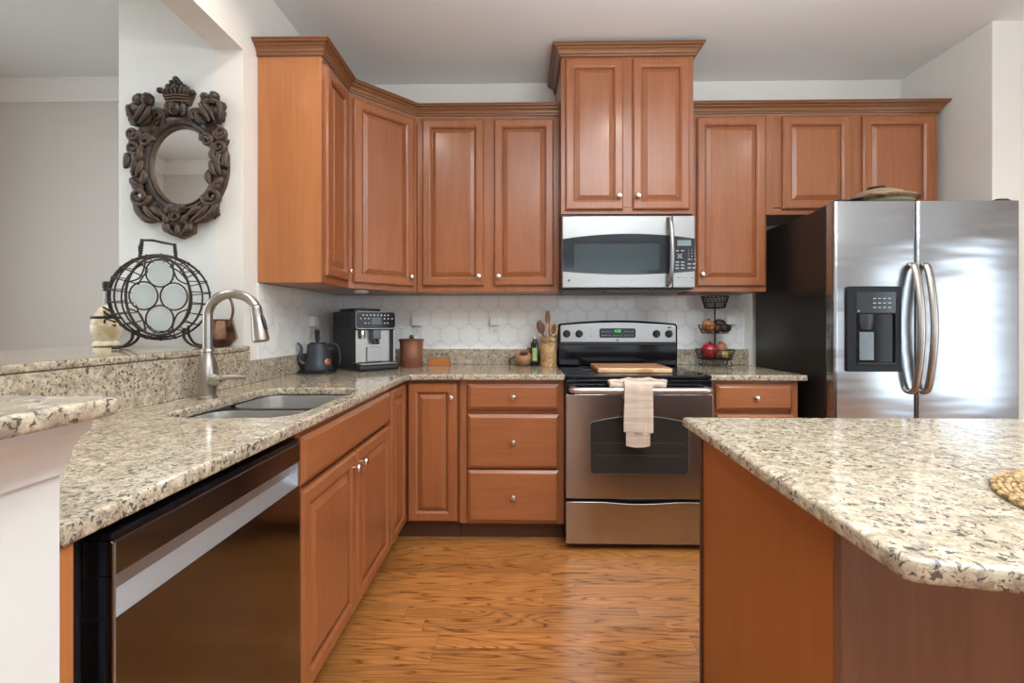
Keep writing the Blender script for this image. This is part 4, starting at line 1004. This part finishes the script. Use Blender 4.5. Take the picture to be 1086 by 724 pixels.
def crock():
    cx, cy = 1.422, -0.165
    m = NT('stoneware'); g = m.noise(m.pos((1, 1, 0.7)), 40, 4, 0.6, 0.6)
    c = m.ramp(g, ((0.35, lin(142, 104, 62)), (0.55, lin(186, 148, 100)), (0.7, lin(206, 180, 140)))); m.set(Base_Color=c, Roughness=0.55); m.bump(g, 0.3, 0.002)
    r = thing('utensil_crock', 'tall tan stoneware crock holding wooden utensils beside the range', 'crock', (cx, cy, z))
    obj('vessel', lathe(bmesh.new(), [(0.050, 0), (0.052, 0.004), (0.051, 0.16), (0.054, 0.176), (0.054, 0.186), (0.047, 0.186), (0.046, 0.012), (0, 0.010)], (cx, cy, z), 36), m.m, r)
    bm = bmesh.new()
    for k in range(6):
        a0 = -PI/2+(k-2.5)*0.34
        tube(bm, smooth_path([(cx+0.0535*math.cos(a0+s*0.17), cy+0.0535*math.sin(a0+s*0.17), z+0.166-0.012*(1-s*s)) for s in (-1, 0, 1)], 4), 0.0022, 6)
    obj('scallop_band', bm, plain('band_brown', lin(112, 88, 48), 0.5), r)
    def spoon(name, label, pts, head, rot, mat, cat, ring=False):
        s = thing(name, label, cat, pts[0], 0, 'utensils in the tan crock')
        obj('handle', tube(bmesh.new(), smooth_path(pts, 4), [0.0050, 0.0062], 10), mat, s)
        bm = bmesh.new(); c = pts[-1]
        if ring:
            n = 26; e = [Matrix.Rotation(rot, 3, 'Y') @ Vector((0.021*math.cos(2*PI*i/n), 0, 0.038*math.sin(2*PI*i/n))) + Vector(c)+Vector((0, 0, 0.036)) for i in range(n)]
            tube(bm, e, 0.0062, 10, True)
            obj('head', bm, mat, s)
            bm = bmesh.new(); ellipsoid(bm, Vector(c)+Vector((0, 0, 0.036)), (0.016, 0.004, 0.032), rot=Matrix.Rotation(rot, 3, 'Y'))
            obj('spoon_hollow', bm, ut_d, s)
        else:
            ellipsoid(bm, Vector(c)+Vector(head[3:]) if len(head) > 3 else c, head[:3], rot=Matrix.Rotation(rot, 3, 'Y'))
            obj('head', bm, mat, s)
    global ut_d
    ut_d = wood('utensil_dark', lin(84, 56, 40), lin(122, 84, 60), 'z', 0.5, 0)
    ut_m = wood('utensil_mid', lin(126, 84, 56), lin(158, 110, 76), 'z', 0.5, 0)
    ut_l = wood('utensil_light', lin(176, 140, 102), lin(206, 172, 132), 'z', 0.5, 0)
    ib = z+0.0145
    spoon('wooden_spoon', 'dark wooden spoon leaning left in the crock', [(cx-0.020, cy, ib), (cx-0.026, cy-0.004, z+0.17), (cx-0.040, cy-0.006, z+0.215)], (0.025, 0.008, 0.044, -0.010, 0, 0.035), -0.25, ut_d, 'spoon')
    spoon('wooden_spatula', 'tall narrow wooden spatula standing upright at the centre of the crock', [(cx+0.000, cy+0.022, ib), (cx-0.002, cy+0.014, z+0.17), (cx-0.004, cy+0.012, z+0.27)], (0.0165, 0.005, 0.052, 0, 0, 0.038), 0.03, ut_m, 'spatula')
    spoon('wooden_fork', 'pale slim wooden stirring stick in the crock between the two spoons', [(cx-0.016, cy-0.016, ib), (cx-0.008, cy-0.022, z+0.17), (cx-0.008, cy-0.024, z+0.235)], (0.0075, 0.0042, 0.028, 0, 0, 0.016), 0.05, ut_l, 'stirrer')
    spoon('wooden_ladle', 'pale-rimmed hollow wooden spoon leaning right in the crock', [(cx+0.020, cy+0.004, ib), (cx+0.028, cy-0.004, z+0.17), (cx+0.034, cy-0.006, z+0.20)], None, 0.18, ut_l, 'spoon', ring=True)
crock()

# ------------------------------------------------------------------ three-tier basket and produce
def tier_basket():
    cx, cy = 2.485, -0.146; bm_ = M['blackmetal']
    r = thing('tiered_basket', 'three-tier black wire fruit basket on the right counter', 'basket', (cx, cy, z))
    obj('pole', tube(bmesh.new(), [(cx, cy, z+0.045), (cx, cy, z+0.40)], 0.0048, 10), bm_, r)
    def tier(zb, zt, rb, rt, n, cross=False):
        bm = bmesh.new(); wr = 0.0016
        tube(bm, circle((cx, cy, zt), rt, 40), 0.0026, 6, True); tube(bm, circle((cx, cy, zb), rb, 32), 0.0024, 6, True)
        tube(bm, circle((cx, cy, (zb+zt)/2), (rb+rt)/2, 36), 0.0014, 5, True)
        for i in range(n):
            a = 2*PI*i/n; b = a+(2.2*PI/n if cross else 0)
            tube(bm, [(cx+rb*math.cos(a), cy+rb*math.sin(a), zb), (cx+rt*math.cos(b), cy+rt*math.sin(b), zt)], wr, 5)
            if cross: tube(bm, [(cx+rb*math.cos(a), cy+rb*math.sin(a), zb), (cx+rt*math.cos(2*a-b), cy+rt*math.sin(2*a-b), zt)], wr, 5)
        for k in range(-3, 4):
            q = rb*k/4; h_ = math.sqrt(max(rb*rb-q*q, 0))
            tube(bm, [(cx+q, cy-h_, zb), (cx+q, cy+h_, zb)], wr, 5); tube(bm, [(cx-h_, cy+q, zb), (cx+h_, cy+q, zb)], wr, 5)
        return bm
    obj('bottom_basket', tier(z+0.048, z+0.108, 0.100, 0.118, 22), bm_, r)
    obj('middle_basket', tier(z+0.212, z+0.262, 0.078, 0.100, 22), bm_, r)
    obj('top_basket', tier(z+0.372, z+0.445, 0.060, 0.082, 20, True), bm_, r)
    for i in range(4):
        a = PI/4+i*PI/2-0.25; ca, sa = math.cos(a), math.sin(a)
        pts = []
        for t in range(0, 19):
            th = t/18*1.75*PI; rr = 0.018*(1-0.55*t/18)
            pts.append((cx+ca*(0.092+0.016-rr*math.cos(th)), cy+sa*(0.092+0.016-rr*math.cos(th)), z+0.0205-rr*math.sin(th)*1.0))
        pts = [(cx+ca*0.090, cy+sa*0.090, z+0.048)]+pts
        obj('scroll_foot', tube(bmesh.new(), pts, 0.0026, 6), bm_, r)
    def fruit(name, label, cat, c, rad, mat, rot=None, bump=0.05, stem=None, group=None, seed=1):
        s = thing(name, label, cat, (c[0], c[1], c[2]-rad[2]), 0, group)
        bm = bmesh.new(); ellipsoid(bm, c, rad, 22, 14, rot, bump, seed); obj('skin', bm, mat, s, ang=80)
        if stem: obj('stem', tube(bmesh.new(), [(c[0], c[1], c[2]+rad[2]*0.9), (c[0]+0.003, c[1], c[2]+rad[2]+stem)], [0.006, 0.009], 8), M['toe'], s)
    def skin(name, a, b, rough=0.45, sc=30):
        m = NT(name); g = m.noise(m.pos(), sc, 4, 0.6); m.set(Base_Color=m.ramp(g, ((0.35, a), (0.65, b))), Roughness=rough); m.bump(g, 0.2, 0.002); return m.m
    lb = z+0.0505
    fruit('pomegranate', 'large shiny red pomegranate in the bottom basket', 'fruit', (cx-0.047, cy-0.030, lb+0.050), (0.052, 0.050, 0.050), skin('red_skin', lin(132, 22, 34), lin(176, 40, 52), 0.25), bump=0.03, stem=0.006)
    fruit('sweet_potato', 'brown sweet potato standing upright in the bottom basket', 'vegetable', (cx+0.052, cy+0.024, lb+0.054), (0.034, 0.032, 0.053), skin('potato_skin', lin(140, 78, 48), lin(186, 118, 80)), bump=0.1, seed=3)
    fruit('winter_squash', 'dark green squash with a yellow top at the right front of the bottom basket', 'vegetable', (cx+0.044, cy-0.050, lb+0.030), (0.042, 0.032, 0.029), None or skin('squash_skin', lin(52, 50, 26), lin(196, 176, 108), 0.5, 16), bump=0.08, seed=5)
    fruit('dark_pear', 'small dark pear tucked between the pomegranate and the squash', 'fruit', (cx-0.010, cy-0.079, lb+0.026), (0.018, 0.016, 0.025), skin('dark_pear_skin', lin(58, 34, 28), lin(104, 66, 44)), rot=Matrix.Rotation(0.4, 3, 'Y'), seed=6)
    mb = z+0.2145
    fruit('yellow_onion', 'golden brown onion at the left of the middle basket', 'vegetable', (cx-0.050, cy-0.022, mb+0.040), (0.040, 0.038, 0.039), skin('onion_skin', lin(146, 88, 44), lin(186, 124, 70)), stem=0.008, seed=2)
    av = skin('avocado_skin', lin(30, 24, 22), lin(58, 46, 38), 0.5, 60)
    fruit('avocado', 'dark avocado on top at the right of the middle basket', 'fruit', (cx+0.040, cy+0.028, mb+0.058), (0.040, 0.030, 0.030), av, seed=7, group='avocados in the middle basket')
    fruit('avocado', 'dark avocado at the front right of the middle basket', 'fruit', (cx+0.045, cy-0.036, mb+0.030), (0.040, 0.028, 0.028), av, seed=8, group='avocados in the middle basket')
    fruit('avocado', 'brownish avocado at the front centre of the middle basket', 'fruit', (cx-0.006, cy-0.052, mb+0.025), (0.026, 0.024, 0.024), skin('avocado_brown', lin(48, 30, 24), lin(86, 52, 38), 0.5, 50), seed=9, group='avocados in the middle basket')
tier_basket()

# ------------------------------------------------------------------ placemat on the island
def placemat():
    cx, cy, R0 = 2.155, -2.435, 0.195; zz = CT+0.0005
    m = NT('seagrass'); g = m.noise(m.pos(), 90, 3); m.set(Base_Color=m.ramp(g, ((0.38, lin(98, 74, 46)), (0.58, lin(178, 148, 104)))), Roughness=0.85)
    bm = bmesh.new(); turns = 24; N = 56
    for k in range(turns):
        rr = R0*(1-(k+0.5)/turns); n = max(10, int(2*PI*rr/0.010)); 
        if rr < 0.01: continue
        pts = []; rad = []
        nn_ = n*3
        for i in range(nn_):
            a = 2*PI*i/nn_; pts.append((cx+rr*math.cos(a), cy+rr*math.sin(a), zz+0.0056)); rad.append(0.0034+0.0015*math.sin(a*n+k*1.7))
        tube(bm, pts, rad, 7, True)
    o = obj('woven_placemat', bm, m.m, origin=(cx, cy, zz)); tag(o, 'round woven seagrass placemat at the right edge of the island', 'placemat')
placemat()

# ------------------------------------------------------------------ ornate mirror
def ornate_mirror():
    MXc, MYc, MZc = -0.264, -1.0535, 1.8875
    r = thing('wall_mirror', 'ornate carved dark wood oval mirror hanging on the wall above the bar', 'mirror', (MXc, MYc, 1.56))
    m = NT('carved_wood'); g = m.noise(m.pos(), 42, 4, 0.6); geo = m.n('ShaderNodeNewGeometry')
    pt = m.ramp(geo.outputs['Pointiness'], ((0.53, (0, 0, 0, 1)), (0.64, (1, 1, 1, 1))))
    c = m.ramp(g, ((0.35, lin(34, 27, 24)), (0.6, lin(58, 45, 37)), (0.75, lin(82, 62, 48))))
    c = m.mix(m.math('MULTIPLY', pt, 0.6), c, lin(120, 90, 64))
    m.set(Base_Color=c, Roughness=0.45, Metallic=0.15); m.bump(g, 0.3, 0.003)
    A, Bz = 0.141, 0.173
    U = lambda u, v, d=0.0: (MXc+u, MYc-d, MZc+v)
    g_ = bmesh.new(); rings_mesh(g_, [[U(A*math.cos(t), Bz*math.sin(t), 0.004) for t in [2*PI*i/56 for i in range(56)]], [U(A*math.cos(t), Bz*math.sin(t), 0.008) for t in [2*PI*i/56 for i in range(56)]]])
    obj('mirror_glass', g_, M['mirror'], r, ang=30)
    bm = bmesh.new(); n = 72
    prof = [(-0.004, 0.0005), (-0.004, 0.016), (0.004, 0.022), (0.010, 0.017), (0.016, 0.026), (0.026, 0.028), (0.032, 0.018), (0.040, 0.022), (0.050, 0.016), (0.062, 0.012), (0.066, 0.0005)]
    rs = [[U((A+o)*math.cos(2*PI*i/n), (Bz+o)*math.sin(2*PI*i/n), d) for o, d in prof] for i in range(n)]
    vs = [[bm.verts.new(p) for p in q] for q in rs]
    for i in range(n):
        a, b = vs[i], vs[(i+1) % n]
        for k in range(len(prof)): bm.faces.new((a[k], a[(k+1) % len(prof)], b[(k+1) % len(prof)], b[k]))
    obj('oval_molding', bm, m.m, r, ang=50)
    def C(x, y): return ((x-270)/912, (400-y)/912)
    def scroll(bm, x, y, rad, start, turn=1, tail=None, w=0.011, d=0.022):
        u, v = C(x, y); R0 = rad/912; pts = []; rr = []
        if tail:
            for q in tail: a, b = C(*q); pts.append(Vector(U(a, b, d*0.7)))
        N = 26
        sp_ = []
        for i in range(N):
            t = i/(N-1); ang = start+turn*t*3.1*PI; q = R0*(1-0.80*t)
            sp_.append(Vector(U(u+q*math.cos(ang), v+q*math.sin(ang), d+0.010*t)))
        if tail:
            pts = smooth_path([*pts, sp_[0]], 5)[:-1]
        k0 = len(pts)
        rr = [w*(0.45+0.55*i/max(1, k0)) for i in range(k0)]+[w*(1-0.45*i/(N-1)) for i in range(N)]
        tube(bm, pts+sp_, rr, 9)
    def leaf(bm, pts, w, d=0.020):
        P_ = smooth_path([U(*C(*q), d+0.006*math.sin(i)) for i, q in enumerate(pts)], 5); L_ = len(P_)
        tube(bm, P_, [w*(0.25+math.sin(PI*min(1, 0.15+0.85*i/(L_-1)))*0.85) for i in range(L_)], 9)
    def blob(bm, x, y, rx, ry, d=0.018, dz=0.018, rot=0, b=0.25, s=0):
        u, v = C(x, y); ellipsoid(bm, U(u, v, d), (rx/912, dz, ry/912), 18, 12, Matrix.Rotation(rot, 3, 'Y'), b, s)
    # crown with face
    bm = bmesh.new()
    pts = [U(*C(*q), 0.001) for q in ((208, 150), (300, 150), (318, 104), (300, 86), (280, 76), (262, 56), (246, 56), (228, 78), (205, 82), (190, 100))]
    extrude_poly(bm, pts, (0, -0.022, 0))
    for (x, y, q) in ((252, 56, 13), (184, 97, 10), (320, 108, 11), (222, 88, 15), (250, 84, 17), (283, 90, 15), (302, 104, 10), (204, 104, 10), (235, 66, 9), (268, 68, 9)): blob(bm, x, y, q, q*1.1, 0.026, 0.014, s=x)
    for yy, w1 in ((119, 0.0052), (130, 0.0042), (143, 0.005)): tube(bm, [U(*C(198+(yy-119)*0.4, yy), 0.024), U(*C(254, yy-3), 0.030), U(*C(309-(yy-119)*0.4, yy), 0.024)], w1, 8)
    for k in range(-3, 4): leaf(bm, ((254+k*16, 116), (254+k*18, 100), (254+k*19, 86)), 0.005, 0.028)
    obj('crown_crest', bm, m.m, r, ang=50)
    bm = bmesh.new(); blob(bm, 246, 172, 26, 30, 0.030, 0.020, b=0.05); blob(bm, 246, 176, 5, 9, 0.050, 0.006, b=0); blob(bm, 237, 166, 5, 3, 0.047, 0.004, b=0); blob(bm, 256, 166, 5, 3, 0.047, 0.004, b=0); blob(bm, 247, 189, 8, 3, 0.048, 0.004, b=0)
    blob(bm, 215, 172, 14, 30, 0.020, 0.016, s=3); blob(bm, 278, 172, 14, 30, 0.020, 0.016, s=4); blob(bm, 246, 214, 58, 16, 0.014, 0.014, s=5)
    obj('carved_face', bm, m.m, r, ang=60)
    # side groups
    for side, sg in ((0, -1), (1, 1)):
        X = (lambda x: x) if side == 0 else (lambda x: 498-x+8)
        bm = bmesh.new(); st = 0.0 if side == 0 else PI; tn = 1 if side == 0 else -1
        scroll(bm, X(176), 196, 24, st, tn, [(X(150), 255), (X(186), 240)])
        scroll(bm, X(72), 271, 25, st, -tn, [(X(170), 185), (X(140), 230), (X(105), 250)], 0.012)
        scroll(bm, X(78), 328, 29, st, -tn, [(X(140), 300), (X(118), 285)], 0.012)
        scroll(bm, X(128), 300, 26, st, tn, [(X(165), 240), (X(160), 270)], 0.012)
        scroll(bm, X(106), 528, 38, st, -tn, [(X(215), 620), (X(160), 590), (X(120), 575)], 0.014, 0.026)
        # cherub / winged figure at the shoulder
        if side == 0:
            for a in ((105, 138, 26, 26, 0.030), (140, 138, 26, 28, 0.034), (95, 180, 40, 32, 0.028), (120, 205, 38, 34, 0.030), (62, 190, 15, 18, 0.02), (90, 222, 30, 20, 0.024), (75, 215, 20, 22, 0.02)): blob(bm, *a[:4], a[4], 0.022, s=a[0])
            for a in (((140, 160), (118, 200), (90, 235)), ((160, 170), (150, 205), (118, 240)), ((70, 165), (80, 200), (100, 238))): leaf(bm, a, 0.011, 0.046)
        else:
            for a in ((375, 128, 20, 16, 0.030), (412, 128, 18, 22, 0.030), (395, 150, 34, 18, 0.036), (385, 190, 40, 32, 0.028), (425, 195, 30, 38, 0.026), (440, 165, 18, 18, 0.03)): blob(bm, *a[:4], a[4], 0.022, s=a[0])
            for a in (((360, 160), (385, 195), (405, 235)), ((378, 158), (405, 190), (425, 232)), ((345, 195), (360, 225), (385, 240)), ((430, 150), (448, 180), (445, 225))): leaf(bm, a, 0.010, 0.046)
        # tall leaves down the side
        for a in (((X(98), 330), (X(104), 370), (X(60), 405)), ((X(48), 350), (X(52), 390), (X(40), 412)), ((X(76), 352), (X(84), 395), (X(72), 440)), ((X(110), 380), (X(104), 420), (X(90), 445)),
                  ((X(66), 452), (X(84), 475), (X(118), 488)), ((X(76), 470), (X(92), 492), (X(120), 498)), ((X(120), 420), (X(122), 455), (X(110), 480))): leaf(bm, a, 0.015, 0.022)
        for a in ((76, 300, 30, 22), (84, 372, 32, 34), (88, 425, 34, 26), (100, 465, 30, 24), (130, 250, 36, 30)): blob(bm, X(a[0]), a[1], a[2], a[3], 0.012, 0.016, s=a[0])
        # lower acanthus
        for a in (((X(84), 555), (X(110), 600), (X(160), 628)), ((X(120), 565), (X(150), 600), (X(192), 630)), ((X(150), 570), (X(180), 590), (X(210), 612)), ((X(92), 585), (X(130), 618), (X(175), 632)),
                  ((X(212), 570), (X(236), 585), (X(252), 566)), ((X(200), 600), (X(218), 625), (X(206), 640))): leaf(bm, a, 0.014, 0.026)
        for a in ((130, 560, 40, 34), (165, 596, 40, 30), (110, 590, 26, 24), (205, 600, 30, 34)): blob(bm, X(a[0]), a[1], a[2], a[3], 0.012, 0.016, s=a[0])
        obj('carved_scrollwork', bm, m.m, r, ang=60)
    bm = bmesh.new()
    scroll(bm, 254, 608, 26, 0.5, 1, None, 0.011, 0.030); blob(bm, 256, 632, 46, 44, 0.014, 0.020, s=9)
    extrude_poly(bm, [U(*C(*q), 0.001) for q in ((205, 640), (208, 670), (268, 697), (322, 672), (322, 630), (300, 600), (215, 600))], (0, -0.024, 0))
    for a in (((225, 640), (228, 665), (262, 690)), ((262, 645), (268, 670), (268, 692)), ((304, 640), (302, 665), (272, 690)), ((212, 640), (216, 660), (232, 676)), ((318, 640), (316, 660), (300, 676)), ((240, 560), (230, 580), (222, 600)), ((270, 560), (282, 575), (296, 560))): leaf(bm, a, 0.012, 0.032)
    obj('bottom_pendant', bm, m.m, r, ang=60)
ornate_mirror()

# ------------------------------------------------------------------ things on the bar
bz = BAR+0.0005
def wire_rack():
    cx, cy = -0.212, -1.250; zc = bz+0.205
    bmtl = plain('rusty_black_wire', lin(52, 44, 40), 0.5, 0.4)
    r = thing('wire_bottle_rack', 'black wire barrel-shaped bottle rack standing on the raised bar', 'rack', (cx, cy, bz))
    th = math.radians(34)
    def P3(u, v, w):   # u sideways, v up, w along the barrel axis (towards the camera = negative y)
        return (cx+u*math.cos(th)+w*math.sin(th), cy-w*math.cos(th)+u*math.sin(th), zc+v)
    def hoop(ru, rv, w, wr, dv=0, n=44): return [P3(ru*math.cos(2*PI*i/n), dv+rv*math.sin(2*PI*i/n), w) for i in range(n)]
    sections = [(-0.115, 0.095, 0.140), (-0.070, 0.135, 0.160), (-0.02, 0.163, 0.170), (0.02, 0.163, 0.170), (0.060, 0.138, 0.162), (0.100, 0.098, 0.150)]
    bm = bmesh.new()
    for w, a, b in sections: tube(bm, hoop(a, b, w, 0), 0.0032 if abs(w) > 0.05 else 0.0038, 7, True)
    n = 22
    for i in range(n):
        a = 2*PI*i/n+0.14
        tube(bm, smooth_path([P3(ru*math.cos(a), rv*math.sin(a), w) for w, ru, rv in sections], 3), 0.0024, 6)
    for i in range(n):
        a = 2*PI*i/n+0.14; ellipsoid(bm, P3(0.163*math.cos(a), 0.170*math.sin(a), 0.02), (0.006, 0.006, 0.006), 8, 6)
    obj('barrel_cage', bm, bmtl, r, ang=60)
    bm = bmesh.new(); tube(bm, hoop(0.099, 0.152, 0.101, 0), 0.0048, 8, True)
    cs = [(0.003, 0.089), (-0.046, 0.0), (0.047, 0.0), (0.003, -0.089)]
    for (u, v) in cs: tube(bm, [P3(u+0.0425*math.cos(2*PI*i/32), v+0.053*math.sin(2*PI*i/32), 0.103) for i in range(32)], 0.0032, 7, True)
    for sx_ in (-1, 1):
        for sy_ in (-1, 1):
            tube(bm, smooth_path([P3(sx_*0.040, sy_*0.138, 0.102), P3(sx_*0.046, sy_*0.100, 0.103), P3(sx_*0.060, sy_*0.066, 0.103), P3(sx_*0.090, sy_*0.050, 0.102)], 4), 0.003, 7)
    obj('front_grid', bm, bmtl, r, ang=60)
    gl = NT('frosted_disc').set(Base_Color=lin(186, 192, 190), Roughness=0.25, Transmission_Weight=0.35, Alpha=1.0).m
    for (u, v) in cs:
        bm = bmesh.new(); rings_mesh(bm, [[P3(u+0.0365*math.cos(2*PI*i/28), v+0.0455*math.sin(2*PI*i/28), w) for i in range(28)] for w in (0.098, 0.1005)])
        obj('frosted_disc', bm, gl, r)
    bm = bmesh.new()
    hpts = [P3(-0.068, 0.163, 0.0), P3(-0.070, 0.196, 0.0), P3(-0.062, 0.226, 0.0), P3(-0.03, 0.229, 0), P3(0.01, 0.222, 0.0), P3(0.042, 0.218, 0.0), P3(0.046, 0.190, 0.0), P3(0.046, 0.166, 0.0)]
    tube(bm, hpts, 0.0052, 8)
    for i in range(7):
        q = Vector(hpts[0]).lerp(Vector(hpts[2]), i/6); ellipsoid(bm, q, (0.0075, 0.0075, 0.006), 8, 6); q = Vector(hpts[7]).lerp(Vector(hpts[5]), i/6); ellipsoid(bm, q, (0.0072, 0.0072, 0.006), 8, 6)
    obj('carry_handle', bm, bmtl, r, ang=60)
    zf = 0.0058-0.205
    for (u0, v0, w, s) in ((-0.090, -0.132, 0.055, -1), (-0.085, -0.132, -0.06, -1), (0.080, -0.130, 0.055, 1), (0.090, -0.120, -0.06, 1)):
        obj('curled_foot', tube(bmesh.new(), smooth_path([P3(u0-s*0.004, v0+0.006, w), P3(u0-s*0.004, v0-0.03, w), P3(u0+s*0.012, zf+0.014, w), P3(u0+s*0.035, zf+0.001, w), P3(u0+s*0.056, zf, w)], 5), [0.0055, 0.0045], 8), bmtl, r)
wire_rack()

def cream_bottle():
    cx, cy = -0.560, -1.120; q = 0.80; v = 1.13
    m = NT('marbled_cream'); g = m.noise(m.pos(), 14, 5, 0.6, 1.2); m.set(Base_Color=m.ramp(g, ((0.35, lin(196, 172, 130)), (0.5, lin(226, 212, 182)), (0.65, lin(238, 230, 210)))), Roughness=0.25)
    r = thing('cream_bottle', 'round cream marbled bottle with a black stopper left of the wire rack', 'bottle', (cx, cy, bz))
    obj('body', lathe(bmesh.new(), [(a*q, b*v) for a, b in [(0.052, 0), (0.062, 0.003), (0.060, 0.014), (0.050, 0.022), (0.060, 0.034), (0.070, 0.060), (0.071, 0.085), (0.064, 0.108), (0.045, 0.130), (0.030, 0.148), (0.022, 0.160)]], (cx, cy, bz), 40), m.m, r)
    obj('metal_band', lathe(bmesh.new(), [(a*q, b*v) for a, b in [(0.066, 0.106), (0.0675, 0.109), (0.0665, 0.114), (0.060, 0.116)]], (cx, cy, bz), 40), M['blackmetal'], r)
    obj('neck', lathe(bmesh.new(), [(a*q, b*v) for a, b in [(0.021, 0.160), (0.016, 0.166), (0.013, 0.185), (0.013, 0.212)]], (cx, cy, bz), 28), M['steel_lite'], r)
    obj('stopper', lathe(bmesh.new(), [(a*q, b*v) for a, b in [(0.015, 0.2125), (0.017, 0.216), (0.015, 0.222), (0.019, 0.228), (0.019, 0.246), (0.013, 0.250), (0, 0.251)]], (cx, cy, bz), 24), M['black'], r)
    bm = bmesh.new()
    for k in range(4):
        tube(bm, smooth_path([(cx+0.012+0.008*k, cy-0.030-0.005*k, bz+0.170-0.018*k), (cx+0.032, cy-0.030-0.004*k, bz+0.160-0.02*k), (cx+0.056, cy-0.016, bz+0.135-0.015*k)], 4), 0.004, 7)
    obj('leaf_charm', bm, M['blackmetal'], r)
cream_bottle()

def bronze_pot():
    cx, cy = -0.052, -1.122; q = 0.80
    m = NT('aged_bronze'); g = m.noise(m.pos(), 16, 4); m.set(Base_Color=m.ramp(g, ((0.35, lin(66, 46, 38)), (0.65, lin(142, 106, 84)))), Roughness=0.28, Metallic=0.75)
    r = thing('bronze_pot', 'faceted dark bronze pot with a bail handle beside the wire rack', 'pot', (cx, cy, bz))
    bm = lathe(bmesh.new(), [(a*q, b) for a, b in ((0.036, 0), (0.044, 0.004), (0.078, 0.034), (0.074, 0.050), (0.056, 0.112), (0.060, 0.118), (0.054, 0.118), (0.050, 0.104), (0.06, 0.05))], (cx, cy, bz), 9, cap=True)
    obj('vessel', bm, m.m, r, ang=20, bev=0.002)
    bm = bmesh.new(); pts = [(cx-0.002+0.052*math.cos(t), cy, bz+0.158+0.074*math.sin(t)) for t in [math.radians(-50+i*12) for i in range(24)]]
    tube(bm, pts, 0.0055, 10)
    tube(bm, [(cx+0.044, cy, bz+0.088), (cx+0.033, cy, bz+0.102)], 0.007, 8)
    obj('bail_handle', bm, m.m, r)
bronze_pot()
